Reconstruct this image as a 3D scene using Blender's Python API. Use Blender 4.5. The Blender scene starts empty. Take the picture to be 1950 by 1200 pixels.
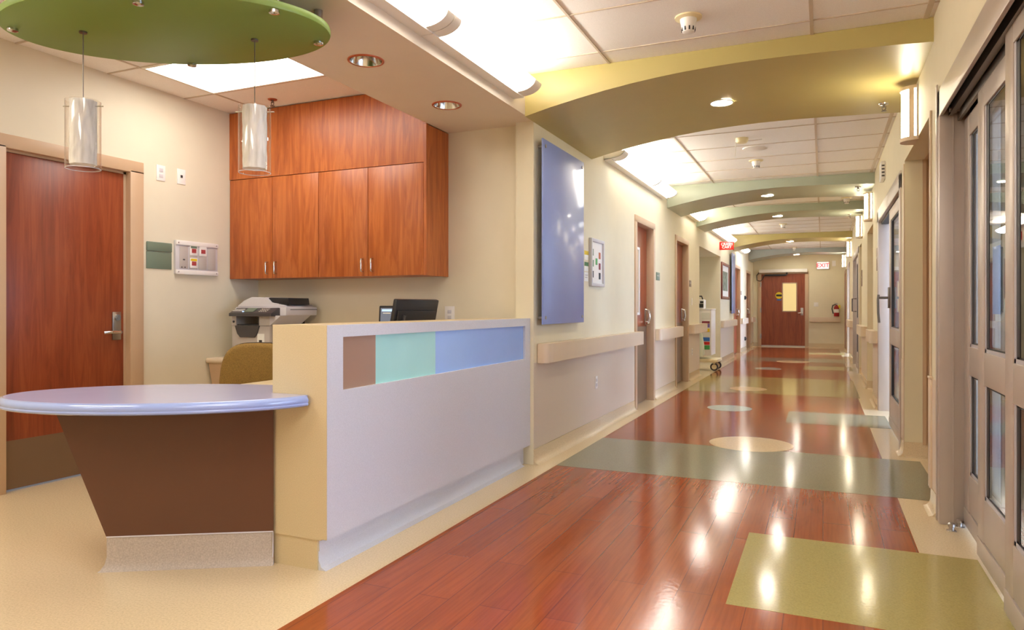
import bpy, bmesh, math, random
from mathutils import Vector, Matrix
random.seed(7)
PI = math.pi
SC = bpy.context.scene
COL = SC.collection

# ------------------------------------------------------------------ camera, world, exposure
cam = bpy.data.cameras.new('camera')
co = bpy.data.objects.new('camera', cam); COL.objects.link(co)
co.location = (0, 0, 1.14)
co.rotation_euler = (PI/2, 0, math.radians(23.68))
cam.sensor_width = 36.0; cam.lens = 1350.0/1950.0*36.0
cam.shift_y = -13.0/1950.0
cam.clip_start = .02; cam.clip_end = 100
SC.camera = co
wd = bpy.data.worlds.new('world'); SC.world = wd; wd.use_nodes = True
wd.node_tree.nodes['Background'].inputs[0].default_value = (.75, .85, 1, 1)
wd.node_tree.nodes['Background'].inputs[1].default_value = .3
SC.view_settings.view_transform = 'Standard'
SC.view_settings.look = 'None'
SC.view_settings.gamma = 1
SC.view_settings.use_curve_mapping = False
SC.view_settings.exposure = 0.5
SC.cycles.max_bounces = 9
SC.cycles.diffuse_bounces = 5
SC.cycles.glossy_bounces = 4
SC.cycles.transmission_bounces = 6
SC.cycles.transparent_max_bounces = 12
SC.cycles.sample_clamp_indirect = 6
SC.cycles.caustics_reflective = False
SC.cycles.caustics_refractive = False

# strengths of the lamps and of the daylight behind the windows
E_COVE_TUBE = 50.0     # fluorescent tube lying in each cove fitting
E_COVE_LENS = 9.0      # its curved white lens
E_CAN = 130.0           # lit downlights in the beams
E_SCONCE = 24.0
E_TROFFER = 7.0
E_WINDOW = 13.5       # room nearest the camera
E_WINDOW_MID = 26.0
E_WINDOW_FAR = 42.0   # raised to whiten the left wall far down the corridor
E_FILL = 10.0         # unseen fill lights added behind the viewer
NEUT = (1.0, .96, .88); COOL = (.50, .66, 1.0)

# ------------------------------------------------------------------ materials
def lin(c):
    return tuple(((x/255)/12.92 if x/255 <= .04045 else ((x/255+.055)/1.055)**2.4) for x in c)
MATS = {}
def nt(name):
    m = bpy.data.materials.new(name); m.use_nodes = True
    t = m.node_tree; b = t.nodes['Principled BSDF']
    return m, t, b
def node(t, typ, **kw):
    n = t.nodes.new(typ)
    for k, v in kw.items(): setattr(n, k, v)
    return n
def coords(t, scale=(1, 1, 1), rot=(0, 0, 0)):
    tc = node(t, 'ShaderNodeTexCoord'); mp = node(t, 'ShaderNodeMapping')
    mp.inputs['Scale'].default_value = scale; mp.inputs['Rotation'].default_value = rot
    t.links.new(tc.outputs['Object'], mp.inputs['Vector'])
    return mp.outputs['Vector']
def ramp(t, fac, stops):
    r = node(t, 'ShaderNodeValToRGB'); e = r.color_ramp.elements
    while len(e) > 1: e.remove(e[-1])
    e[0].position = stops[0][0]; e[0].color = (*stops[0][1], 1)
    for p, c in stops[1:]:
        k = e.new(p); k.color = (*c, 1)
    t.links.new(fac, r.inputs['Fac'])
    return r.outputs['Color']
def noise(t, vec, scale, detail=3, dist=0, rough=.5):
    n = node(t, 'ShaderNodeTexNoise'); n.inputs['Scale'].default_value = scale
    n.inputs['Detail'].default_value = detail; n.inputs['Distortion'].default_value = dist
    n.inputs['Roughness'].default_value = rough
    t.links.new(vec, n.inputs['Vector'])
    return n.outputs['Fac']
def bump(t, b, h, s, d=.002):
    bn = node(t, 'ShaderNodeBump'); bn.inputs['Strength'].default_value = s
    bn.inputs['Distance'].default_value = d
    t.links.new(h, bn.inputs['Height']); t.links.new(bn.outputs['Normal'], b.inputs['Normal'])
def mul(t, a, bcol, fac=1.0):
    m = node(t, 'ShaderNodeMix', data_type='RGBA', blend_type='MULTIPLY')
    m.inputs[0].default_value = fac
    t.links.new(a, m.inputs[6]); t.links.new(bcol, m.inputs[7])
    return m.outputs[2]
def M_plain(name, rgb, rough=.5, metal=0, spec=.5, speck=0, speck_scale=400, bmp=0, bscale=300, coat=0):
    m, t, b = nt(name); c = lin(rgb)
    b.inputs['Roughness'].default_value = rough; b.inputs['Metallic'].default_value = metal
    b.inputs['Specular IOR Level'].default_value = spec
    b.inputs['Coat Weight'].default_value = coat; b.inputs['Coat Roughness'].default_value = .12
    v = coords(t)
    s = max(speck, .015)
    f = noise(t, v, speck_scale if speck else 6, 2)
    col = ramp(t, f, [(.3, tuple(x*(1-s) for x in c)), (.5, c), (.7, tuple(min(1, x*(1+s)) for x in c))])
    t.links.new(col, b.inputs['Base Color'])
    if bmp: bump(t, b, noise(t, v, bscale, 3), bmp)
    MATS[name] = m; return m
def M_emit(name, rgb, strength, base=(1, 1, 1)):
    m, t, b = nt(name)
    b.inputs['Base Color'].default_value = (*base, 1); b.inputs['Roughness'].default_value = .4
    b.inputs['Emission Color'].default_value = (*rgb, 1); b.inputs['Emission Strength'].default_value = strength
    MATS[name] = m; return m
def M_wood(name, dark, mid, light, rough=.35, axis='Z', scale=1.0):
    m, t, b = nt(name)
    sc = {'Z': (7, 7, .7), 'Y': (7, .7, 7)}[axis]; sc = tuple(x*scale for x in sc)
    v = coords(t, sc)
    f = noise(t, v, 1.3, 6, 1.1, .6)
    c = ramp(t, f, [(.28, lin(dark)), (.46, lin(mid)), (.60, lin(light)), (.78, lin(mid))])
    sf = {'Z': (95, 95, 2.2), 'Y': (95, 2.2, 95)}[axis]
    f2 = noise(t, coords(t, sf), 1.0, 3, .4)
    st = ramp(t, f2, [(.3, (.86, .83, .80)), (.55, (1, 1, 1))])
    t.links.new(mul(t, c, st, .8), b.inputs['Base Color'])
    b.inputs['Roughness'].default_value = rough
    MATS[name] = m; return m
def M_glass(name, tint=(1, 1, 1), ior=1.5, rough=0.0, boost=1.0):
    m = bpy.data.materials.new(name); m.use_nodes = True; t = m.node_tree
    t.nodes.remove(t.nodes['Principled BSDF']); out = t.nodes['Material Output']
    tr = node(t, 'ShaderNodeBsdfTransparent'); tr.inputs[0].default_value = (*tint, 1)
    gl = node(t, 'ShaderNodeBsdfGlossy'); gl.inputs['Roughness'].default_value = rough
    # Schlick reflectance of the two faces of a thin pane, the same from either side
    ge = node(t, 'ShaderNodeNewGeometry'); dt = node(t, 'ShaderNodeVectorMath', operation='DOT_PRODUCT')
    t.links.new(ge.outputs['Incoming'], dt.inputs[0]); t.links.new(ge.outputs['Normal'], dt.inputs[1])
    ab = node(t, 'ShaderNodeMath', operation='ABSOLUTE'); t.links.new(dt.outputs['Value'], ab.inputs[0])
    om = node(t, 'ShaderNodeMath', operation='SUBTRACT'); om.inputs[0].default_value = 1; t.links.new(ab.outputs[0], om.inputs[1])
    pw = node(t, 'ShaderNodeMath', operation='POWER'); pw.inputs[1].default_value = 5; t.links.new(om.outputs[0], pw.inputs[0])
    r0 = ((ior-1)/(ior+1))**2
    fr = node(t, 'ShaderNodeMath', operation='MULTIPLY_ADD'); fr.inputs[1].default_value = 1-r0; fr.inputs[2].default_value = r0
    t.links.new(pw.outputs[0], fr.inputs[0])
    mx = node(t, 'ShaderNodeMixShader')
    t.links.new(fr.outputs[0], mx.inputs[0]); t.links.new(tr.outputs[0], mx.inputs[1]); t.links.new(gl.outputs[0], mx.inputs[2])
    t.links.new(mx.outputs[0], out.inputs['Surface'])
    MATS[name] = m; return m
def M_planks(name):
    m, t, b = nt(name)
    v = coords(t, (1, 1, 1), (0, 0, PI/2))
    br = node(t, 'ShaderNodeTexBrick'); br.offset = .37
    for k, val in (('Scale', 1), ('Mortar Size', .0016), ('Mortar Smooth', .1), ('Bias', 0), ('Brick Width', 1.22), ('Row Height', .134)):
        br.inputs[k].default_value = val
    br.inputs['Color1'].default_value = (*lin((142, 66, 28)), 1)
    br.inputs['Color2'].default_value = (*lin((155, 75, 33)), 1)
    br.inputs['Mortar'].default_value = (*lin((112, 54, 32)), 1)
    t.links.new(v, br.inputs['Vector'])
    # cathedral grain: contour lines of a noise field stretched along the plank
    f = noise(t, coords(t, (5.5, .75, 1)), 1.5, 3, .9)
    w = node(t, 'ShaderNodeMath', operation='MULTIPLY'); w.inputs[1].default_value = 15
    t.links.new(f, w.inputs[0])
    s = node(t, 'ShaderNodeMath', operation='SINE'); t.links.new(w.outputs[0], s.inputs[0])
    g = ramp(t, s.outputs[0], [(0, (.86, .82, .79)), (.3, (.97, .96, .95)), (1, (1, 1, 1))])
    f2 = noise(t, coords(t, (80, 2.5, 1)), 1, 3, .5)
    g2 = ramp(t, f2, [(.3, (.82, .78, .75)), (.58, (1, 1, 1))])
    t.links.new(mul(t, mul(t, br.outputs['Color'], g, .45), g2, .8), b.inputs['Base Color'])
    b.inputs['Roughness'].default_value = .12
    b.inputs['Specular IOR Level'].default_value = .36
    bump(t, b, noise(t, coords(t), 42, 2), .07, .003)
    MATS[name] = m; return m
def M_vinyl(name, rgb, s=.10):
    m, t, b = nt(name); c = lin(rgb)
    f = noise(t, coords(t), 120, 4, 0, .7)
    col = ramp(t, f, [(.32, tuple(x*(1-s*1.6) for x in c)), (.5, c), (.66, tuple(min(1, x*(1+s)) for x in c))])
    t.links.new(col, b.inputs['Base Color'])
    b.inputs['Roughness'].default_value = .12
    b.inputs['Specular IOR Level'].default_value = .36
    bump(t, b, noise(t, coords(t), 42, 2), .07, .003)
    MATS[name] = m; return m

M_plain('paint', (224, 214, 184), .6, bmp=.05)
M_plain('paint_station', (224, 215, 190), .6, bmp=.05)
M_plain('wainscot', (214, 198, 176), .42, speck=.03, speck_scale=200)
M_plain('frame_paint', (196, 166, 134), .4)
M_plain('soffit_paint', (226, 213, 194), .55)
M_plain('ceiling_tile', (244, 240, 236), .85, speck=.05, speck_scale=260, bmp=.15, bscale=220)
M_plain('ceiling_tee', (205, 190, 172), .6)
M_plain('beam_olive', (186, 172, 110), .36)
M_plain('beam_sage', (170, 178, 158), .36)
M_plain('beam_blue', (176, 186, 184), .36)
M_vinyl('vinyl_cream', (213, 192, 156))
M_vinyl('vinyl_base', (214, 194, 160), .08)
M_vinyl('vinyl_teal', (134, 132, 108))
M_vinyl('vinyl_olive', (165, 148, 88))
M_vinyl('vinyl_pale', (226, 196, 150))
M_vinyl('vinyl_aqua', (165, 172, 152))
M_planks('floor_wood')
M_wood('cherry', (152, 75, 31), (175, 93, 41), (193, 110, 52), scale=1.8)
M_wood('cherry_door', (118, 51, 27), (137, 63, 34), (150, 75, 41), scale=1.6)
M_wood('walnut_frame', (90, 36, 20), (112, 50, 28), (128, 62, 36), scale=3)
M_plain('counter', (208, 208, 212), .45, speck=.07, speck_scale=260)  # same laminate as counter_warm, with a cool daylight tint put into the colour
M_plain('counter_warm', (204, 186, 146), .45, speck=.08, speck_scale=260)  # warm-lit copy of the counter laminate, also on the staff worktop
M_plain('counter_kick', (176, 162, 146), .4, speck=.14, speck_scale=160)
M_plain('desk_brown', (92, 56, 36), .35)
M_plain('inset_tan', (166, 132, 110), .22, coat=.4)
M_plain('inset_mint', (170, 226, 216), .18, coat=.5)
M_plain('inset_blue', (150, 188, 248), .18, coat=.5)
M_plain('acrylic_blue', (136, 154, 212), .34, coat=.25)
M_plain('table_lavender', (186, 190, 228), .2, coat=.4)
M_plain('acrylic_edge', (150, 168, 216), .15, coat=.6)
M_plain('handrail', (218, 198, 170), .38)
M_plain('steel', (176, 172, 168), .28, 1)
M_plain('steel_dark', (128, 120, 112), .35, 1)
M_plain('chrome', (214, 212, 208), .12, 1)
M_plain('copper_rim', (186, 96, 62), .35, .6)
M_plain('kick_steel', (132, 108, 86), .4, .45)
M_plain('door_alu', (186, 173, 162), .36, .25)
M_plain('bead', (186, 184, 190), .35, .2)  # frame aluminium, daylight on the beads put into the pale lavender
M_plain('black_gasket', (22, 21, 22), .5)
M_plain('black_plastic', (34, 33, 34), .38)
M_plain('grey_plastic', (188, 180, 172), .42)
M_plain('pale_plastic', (206, 202, 204), .4)
M_plain('dark_grey_plastic', (70, 66, 66), .4)
M_plain('white_plastic', (238, 234, 228), .35)
M_plain('ivory_plastic', (232, 218, 176), .45)
M_plain('white_paint', (238, 234, 226), .4)
M_plain('sign_green', (112, 128, 110), .4)
M_plain('red', (214, 38, 30), .4)
M_plain('red_deep', (150, 22, 22), .35)
M_plain('yellow', (226, 196, 30), .4)
M_plain('green', (74, 160, 84), .45)
M_plain('dark_green', (52, 110, 62), .45)
M_plain('blue', (52, 110, 190), .45)
M_plain('purple', (118, 96, 178), .45)
M_plain('maroon', (130, 34, 52), .45)
M_plain('paper', (238, 238, 230), .7)
M_plain('ink', (40, 40, 44), .6)
M_plain('fabric', (138, 108, 52), .95, speck=.28, speck_scale=230, bmp=.5, bscale=260)
M_plain('landscape', (120, 130, 110), .6, speck=.5, speck_scale=14)
M_plain('room_wall', (206, 204, 202), .6)
M_plain('curtain', (196, 176, 150), .9, speck=.1, speck_scale=30)
M_plain('dark_recess', (18, 17, 17), .6)  # near-black: shade inside gaps and slots put into the colour
M_plain('bag', (222, 232, 216), .4)
M_glass('door_glass', (.86, .89, .90), 1.62)
M_glass('clear_glass', (.97, .96, .95), 1.45)
M_glass('picture_glass', (.95, .95, .95), 1.5)
M_emit('lamp_tube', NEUT, E_COVE_TUBE)
M_emit('lamp_lens', NEUT, E_COVE_LENS)
M_emit('lamp_tube_dim', NEUT, E_COVE_TUBE*.5)      # tubes farther down the corridor, dimmed to darken the far end
M_emit('lamp_can', (1, .91, .76), E_CAN)
M_emit('lamp_sconce', (1, .88, .64), E_SCONCE)
M_emit('lamp_troffer', (1, .95, .88), E_TROFFER)
M_emit('daylight', COOL, E_WINDOW)
M_emit('daylight_mid', COOL, E_WINDOW_MID)
M_emit('daylight_far', COOL, E_WINDOW_FAR)
M_emit('lamp_fill', (1, .97, .92), E_FILL)
M_emit('lit_pane', (1, .74, .30), .5, (.3, .24, .12))
M_emit('screen', (.55, .62, .75), .18, (.05, .05, .06))
M_emit('screen_bar', (.55, .72, 1), .9, (.05, .05, .06))
M_emit('exit_face', (1, .84, .78), .6)
M_emit('exit_red', (1, .04, .05), 1.6, (.8, .05, .05))
M_emit('led', (.9, .06, .06), .15, (.18, .04, .04))
def M_green():
    m, t, b = nt('acrylic_green')
    b.inputs['Base Color'].default_value = (*lin((140, 164, 82)), 1); b.inputs['Roughness'].default_value = .38
    out = t.nodes['Material Output']
    tl = node(t, 'ShaderNodeBsdfTranslucent'); tl.inputs[0].default_value = (*lin((140, 176, 76)), 1)
    mx = node(t, 'ShaderNodeMixShader'); mx.inputs[0].default_value = .30
    t.links.new(b.outputs[0], mx.inputs[1]); t.links.new(tl.outputs[0], mx.inputs[2]); t.links.new(mx.outputs[0], out.inputs['Surface'])
    MATS['acrylic_green'] = m
M_green()
def M_shade():
    m, t, b = nt('ribbed_shade')
    w = node(t, 'ShaderNodeTexNoise'); w.inputs['Scale'].default_value = 3
    t.links.new(coords(t, (14, 14, 2.5)), w.inputs['Vector'])
    c = ramp(t, w.outputs['Fac'], [(.3, lin((206, 202, 192))), (.6, lin((236, 234, 226)))])
    t.links.new(c, b.inputs['Base Color']); b.inputs['Roughness'].default_value = .6
    bump(t, b, w.outputs['Fac'], .5, .006)
    MATS['ribbed_shade'] = m
M_shade()

# ------------------------------------------------------------------ mesh helpers
class MB:
    def __init__(s): s.bm = bmesh.new()
    def _bev(s, faces, bev, seg=2):
        es = list({e for f in faces for e in f.edges})
        bmesh.ops.bevel(s.bm, geom=es, offset=bev, segments=seg, profile=.5, affect='EDGES', clamp_overlap=True)
    def box(s, x0, x1, y0, y1, z0, z1, bev=0, seg=2):
        c = [(x, y, z) for x in (x0, x1) for y in (y0, y1) for z in (z0, z1)]
        v = [s.bm.verts.new(p) for p in c]
        fs = [s.bm.faces.new([v[i] for i in q]) for q in ((0, 1, 3, 2), (4, 6, 7, 5), (0, 4, 5, 1), (2, 3, 7, 6), (0, 2, 6, 4), (1, 5, 7, 3))]
        if bev: s._bev(fs, bev, seg)
        return s
    def prism(s, poly, axis, a, b, bev=0, seg=2):
        # polygon in the plane normal to the axis (x: (y,z), y: (x,z), z: (x,y)), extruded from a to b
        f = {'x': lambda p, t: (t, p[0], p[1]), 'y': lambda p, t: (p[0], t, p[1]), 'z': lambda p, t: (p[0], p[1], t)}[axis]
        A = [s.bm.verts.new(f(p, a)) for p in poly]; B = [s.bm.verts.new(f(p, b)) for p in poly]
        n = len(poly); fs = [s.bm.faces.new(A), s.bm.faces.new(B[::-1])]
        for i in range(n): fs.append(s.bm.faces.new([A[i], B[i], B[(i+1) % n], A[(i+1) % n]]))
        if bev:
            es = [e for f_ in fs[:2] for e in f_.edges]
            bmesh.ops.bevel(s.bm, geom=es, offset=bev, segments=seg, profile=.5, affect='EDGES', clamp_overlap=True)
        return s
    def cyl(s, p0, p1, r0, r1=None, n=24, caps=True):
        r1 = r0 if r1 is None else r1
        p0, p1 = Vector(p0), Vector(p1); d = (p1-p0).normalized()
        u = d.orthogonal().normalized(); w = d.cross(u)
        A = []; B = []
        for i in range(n):
            q = u*math.cos(2*PI*i/n) + w*math.sin(2*PI*i/n)
            A.append(s.bm.verts.new(p0+q*r0)); B.append(s.bm.verts.new(p1+q*r1))
        for i in range(n): s.bm.faces.new([A[i], A[(i+1) % n], B[(i+1) % n], B[i]])
        if caps: s.bm.faces.new(A[::-1]); s.bm.faces.new(B)
        return s
    def lathe(s, prof, c=(0, 0, 0), n=32, caps=True):
        rings = []
        for r, z in prof:
            rings.append([s.bm.verts.new((c[0]+max(r, 1e-4)*math.cos(2*PI*i/n), c[1]+max(r, 1e-4)*math.sin(2*PI*i/n), c[2]+z)) for i in range(n)])
        for a, b in zip(rings, rings[1:]):
            for i in range(n): s.bm.faces.new([a[i], a[(i+1) % n], b[(i+1) % n], b[i]])
        if caps: s.bm.faces.new(rings[0][::-1]); s.bm.faces.new(rings[-1])
        return s
    def tube(s, pts, r, n=10, closed=False):
        pts = [Vector(p) for p in pts]; rings = []; N = len(pts); u = None
        for i, p in enumerate(pts):
            if closed: d = pts[(i+1) % N]-pts[i-1]
            else: d = pts[min(i+1, N-1)]-pts[max(i-1, 0)]
            d.normalize()
            u = d.orthogonal() if u is None else (u-d*u.dot(d))
            u.normalize(); w = d.cross(u)
            rings.append([s.bm.verts.new(p+(u*math.cos(2*PI*k/n)+w*math.sin(2*PI*k/n))*r) for k in range(n)])
        prs = list(zip(rings, rings[1:])) + ([(rings[-1], rings[0])] if closed else [])
        for a, b in prs:
            for k in range(n): s.bm.faces.new([a[k], a[(k+1) % n], b[(k+1) % n], b[k]])
        if not closed: s.bm.faces.new(rings[0][::-1]); s.bm.faces.new(rings[-1])
        return s
    def loft(s, rings, caps=True):
        R = [[s.bm.verts.new(p) for p in r] for r in rings]; n = len(R[0])
        for a, b in zip(R, R[1:]):
            for k in range(n): s.bm.faces.new([a[k], a[(k+1) % n], b[(k+1) % n], b[k]])
        if caps: s.bm.faces.new(R[0][::-1]); s.bm.faces.new(R[-1])
        return s
    def grid(s, f, nu, nv):
        V = [[s.bm.verts.new(f(i/nu, j/nv)) for j in range(nv+1)] for i in range(nu+1)]
        for i in range(nu):
            for j in range(nv): s.bm.faces.new([V[i][j], V[i+1][j], V[i+1][j+1], V[i][j+1]])
        return s
    def ball(s, c, r, n=12):
        rr = (r, r, r) if not hasattr(r, '__len__') else r
        bmesh.ops.create_uvsphere(s.bm, u_segments=2*n, v_segments=n, radius=1, matrix=Matrix.Translation(c) @ Matrix.Diagonal((*rr, 1)))
        return s
    def xf(s, mat):
        bmesh.ops.transform(s.bm, matrix=mat, verts=s.bm.verts); return s
    def mesh(s, name, off=(0, 0, 0), flat=False):
        bm = s.bm
        bmesh.ops.recalc_face_normals(bm, faces=bm.faces)
        o = Vector(off)
        for v in bm.verts: v.co -= o
        me = bpy.data.meshes.new(name); bm.to_mesh(me); bm.free()
        for p in me.polygons: p.use_smooth = not flat
        if not flat: me.set_sharp_from_angle(angle=math.radians(38))
        return me
def rot_at(p, ang, axis='Z'):
    return Matrix.Translation(p) @ Matrix.Rotation(ang, 4, axis) @ Matrix.Translation(-Vector(p))
def link(name, me, mat, parent=None, loc=(0, 0, 0)):
    o = bpy.data.objects.new(name, me); COL.objects.link(o); o.location = loc
    if mat: me.materials.append(MATS[mat])
    if parent: o.parent = parent
    return o
def tag(o, label=None, cat=None, group=None, kind=None):
    for k, v in (('label', label), ('category', cat), ('group', group), ('kind', kind)):
        if v: o[k] = v
    return o
def struct(name, mb, mat, label=None, loc=(0, 0, 0), flat=False):
    o = link(name, mb.mesh(name, loc, flat), mat, None, loc); o['kind'] = 'structure'
    if label: o['label'] = label
    return o
class T:
    """a thing: an Empty at its base; parts are given in world coordinates"""
    def __init__(s, name, label, cat, loc, group=None, kind=None):
        s.loc = Vector(loc); s.o = bpy.data.objects.new(name, None); COL.objects.link(s.o)
        s.o.location = s.loc; s.o.empty_display_size = .1
        tag(s.o, label, cat, group, kind)
    def part(s, name, mb, mat, parent=None, label=None, flat=False):
        o = link(name, mb.mesh(name, s.loc, flat), mat, parent or s.o)
        if label: o['label'] = label
        return o
def solo(name, mb, mat, label, cat, loc, group=None):
    return tag(link(name, mb.mesh(name, loc), mat, None, loc), label, cat, group)
def dup(o, loc=None, label=None, parent=None):
    c = o.copy(); COL.objects.link(c); c.parent = parent
    if loc is not None: c.location = loc
    if label: c['label'] = label
    for ch in o.children: dup(ch, parent=c)
    return c
def text_mesh(txt, size, depth=.002, bold=0):
    cu = bpy.data.curves.new('lettering', 'FONT'); cu.body = txt; cu.size = size; cu.extrude = depth
    cu.align_x = 'CENTER'; cu.align_y = 'CENTER'; cu.space_line = .85; cu.offset = bold
    to = bpy.data.objects.new('lettering', cu); COL.objects.link(to)
    bpy.context.view_layer.update()
    me = bpy.data.meshes.new_from_object(to.evaluated_get(bpy.context.evaluated_depsgraph_get()))
    bpy.data.objects.remove(to); bpy.data.curves.remove(cu)
    return me
def text_part(th, txt, size, pos, rot, mat, parent=None, name='lettering', bold=0):
    me = text_mesh(txt, size, bold=bold)
    m4 = Matrix.Translation(Vector(pos)-th.loc) @ rot.to_4x4()
    me.transform(m4)
    o = link(name, me, mat, parent or th.o); return o
FACE_MY = Matrix.Rotation(PI/2, 3, 'X')                                   # text read by someone looking along +y
FACE_PX = Matrix.Rotation(PI/2, 3, 'Z') @ Matrix.Rotation(PI/2, 3, 'X')    # on a wall facing +x
FACE_MX = Matrix.Rotation(-PI/2, 3, 'Z') @ Matrix.Rotation(PI/2, 3, 'X')   # on a wall facing -x

# ------------------------------------------------------------------ the shell
XL, XR = -1.93, .575            # corridor walls
XW, YB = -4.60, 4.87            # station door wall, station back wall
ZC, ZS = 2.79, 2.505            # ceilings, soffit underside
YE = 22.6                       # end wall
YS = -3.0                       # wall behind the camera
XO = 4.2                        # outer wall of the patient rooms
struct('floor', MB().box(XW-.2, XO+.2, YS-.2, YE+1.2, -.12, 0), 'vinyl_cream', 'cream vinyl floor')
def inlay(n, mb, mat, label): return struct('floor_inlay' if n else 'floor_wood', mb, mat, label)
inlay(0, MB().box(-1.77, .41, YS, 21.8, 0, .001), 'floor_wood', 'cherry wood plank flooring along the corridor')
def rect(x0, x1, y0, y1, mat, z=.0018): inlay(1, MB().box(x0, x1, y0, y1, .0005, z), mat, 'flat floor inlay band')
for k in (0, 1):
    rect(-1.77, .66 if k == 0 else .45, 4.83+k*11.3, 6.03+k*11.3, 'vinyl_teal')
rect(-.343, .64, 2.83, 3.78, 'vinyl_olive'); rect(-.343, .60, 7.56, 8.42, 'vinyl_teal')
rect(-1.77, .43, 9.95, 12.35, 'vinyl_olive'); rect(-.343, .5, 14.2, 15.1, 'vinyl_olive'); rect(-.343, .5, 18.95, 19.75, 'vinyl_olive')
def disc(x, y, r, mat, z=.0026):
    inlay(1, MB().prism([(x+r*math.cos(a*2*PI/64), y+r*math.sin(a*2*PI/64)) for a in range(64)], 'z', .0006, z), mat, 'round floor inlay')
disc(-.555, 6.25, .335, 'vinyl_pale'); disc(-.58, 16.2, .33, 'vinyl_pale')
disc(-.975, 8.39, .245, 'vinyl_aqua'); disc(-.955, 14.17, .245, 'vinyl_aqua'); disc(-.965, 10.5, .25, 'vinyl_pale')

struct('ceiling', MB().box(XW-.2, XO+.2, YS-.2, YE+1.2, ZC, ZC+.12), 'ceiling_tile', 'white acoustic tile ceiling')
g = MB()
for x, w in ((-1.315, .014), (-.06, .02), (.535, .03)): g.box(x-w/2, x+w/2, YS, YE, ZC-.006, ZC)
y = 3.78-10*.625
while y < YE:
    g.box(XL, XR, y-.005, y+.005, ZC-.005, ZC); y += .625
for x in (-4.28, -3.03): g.box(x-.007, x+.007, YS, 4.6, ZC-.006, ZC)
for y in (4.07, 3.42, 2.80, 2.18): g.box(XW, -2.675, y-.006, y+.006, ZC-.006, ZC)
struct('ceiling_grid', g, 'ceiling_tee', 'thin metal grid of the tiled ceiling')
CANS = [(-2.306, 3.254), (-2.313, 4.185)]
sf = MB()
ys = [YS, 3.10, 3.41, 4.03, 4.34, YB]
sf.box(-2.675, XL, ys[0], ys[1], ZS, ZC).box(-2.675, XL, ys[2], ys[3], ZS, ZC).box(-2.675, XL, ys[4], ys[5], ZS, ZC)
for (cx_, cy_), (ya, yb) in zip(CANS, ((ys[1], ys[2]), (ys[3], ys[4]))):
    n = 64; rg = [sf.bm.verts.new((cx_+.087*math.cos(2*PI*i/n), cy_+.087*math.sin(2*PI*i/n), ZS)) for i in range(n)]
    sq = []
    for i in range(n):
        c_, s_ = math.cos(2*PI*i/n), math.sin(2*PI*i/n)
        k_ = min(((XL-cx_) if c_ > 0 else (cx_+2.675))/max(abs(c_), 1e-6), ((yb-cy_) if s_ > 0 else (cy_-ya))/max(abs(s_), 1e-6))
        sq.append(sf.bm.verts.new((cx_+c_*k_, cy_+s_*k_, ZS)))
    for i in range(n): sf.bm.faces.new([rg[i], rg[(i+1) % n], sq[(i+1) % n], sq[i]])
    for cxx, cyy in ((XL, ya), (XL, yb), (-2.675, ya), (-2.675, yb)):           # fill the corners the fan cuts off
        kk_ = min(range(n), key=lambda i: abs(((math.atan2(cyy-cy_, cxx-cx_)-2*PI*(i+.5)/n+PI) % (2*PI))-PI))
        sf.bm.faces.new([sf.bm.verts.new((cxx, cyy, ZS)), sq[kk_], sq[(kk_+1) % n]])
    for xs_ in (-2.675, XL): sf.bm.faces.new([sf.bm.verts.new(p) for p in ((xs_, ya, ZS), (xs_, yb, ZS), (xs_, yb, ZC), (xs_, ya, ZC))])
struct('trim_1', sf, 'soffit_paint', 'dropped beige soffit over the reception counter', flat=True)

# arched beams across the corridor
ARC = [(-1.93, 2.497), (-1.735, 2.541), (-1.54, 2.577), (-1.355, 2.608), (-1.17, 2.633), (-1.0, 2.651), (-.83, 2.664), (-.665, 2.672), (-.5, 2.677), (-.35, 2.678),
       (-.2, 2.677), (.0, 2.672), (.2, 2.665), (.37, 2.659), (.575, 2.648)]
BEAMS = [(4.63, 6.21, 'beam_olive', 'olive arched beam nearest the camera'), (9.62, 10.66, 'beam_sage', 'sage arched beam, second along the corridor'),
         (12.05, 12.95, 'beam_sage', 'sage arched beam, third along the corridor'), (16.75, 17.75, 'beam_olive', 'olive arched beam, fourth along the corridor'),
         (21.1, 22.1, 'beam_blue', 'grey arched beam nearest the end door')]
for i, (a, b, m, lb) in enumerate(BEAMS):
    struct('trim_%d' % (i+2), MB().prism(ARC+[(XR, ZC-.001), (XL, ZC-.001)], 'y', a, b), m, lb)

# walls with openings: list of (y0, y1, z0, z1) solid blocks
def wall_x(name, xa, xb, blocks, mat, label):
    m = MB()
    for y0, y1, z0, z1 in blocks: m.box(xa, xb, y0, y1, z0, z1)
    return struct(name, m, mat, label)
# left corridor wall, doors at 7.9-8.75, 10.25-11.2, 17.4-18.85, 20.35-21.5, alcove 12.35-15.05
LO = [(7.88, 8.75, 2.13), (10.25, 11.2, 2.13), (12.35, 15.05, 2.2), (17.42, 18.8, 2.13), (20.4, 21.5, 2.13)]
bl = []; y = 4.79
for a, b, z in LO:
    bl.append((y, a, 0, ZC)); bl.append((a, b, z, ZC)); y = b
bl.append((y, YE, 0, ZC))
wall_x('wall_left', XL-.14, XL, bl, 'paint', 'cream corridor wall on the left')
struct('wall_alcove', MB().box(XL-.95, XL-.83, 12.2, 15.2, 0, ZC).box(XL-.83, XL-.14, 12.23, 12.35, 0, ZC).box(XL-.83, XL-.14, 15.05, 15.17, 0, ZC).box(XL-.83, XL-.14, 12.35, 15.05, 2.2, 2.3), 'paint', 'cream inner walls of the crash cart alcove')
struct('wall_back', MB().box(XW, XL-.10, YB, YB+.12, 0, ZC), 'paint_station', 'beige wall behind the reception counter')
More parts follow.
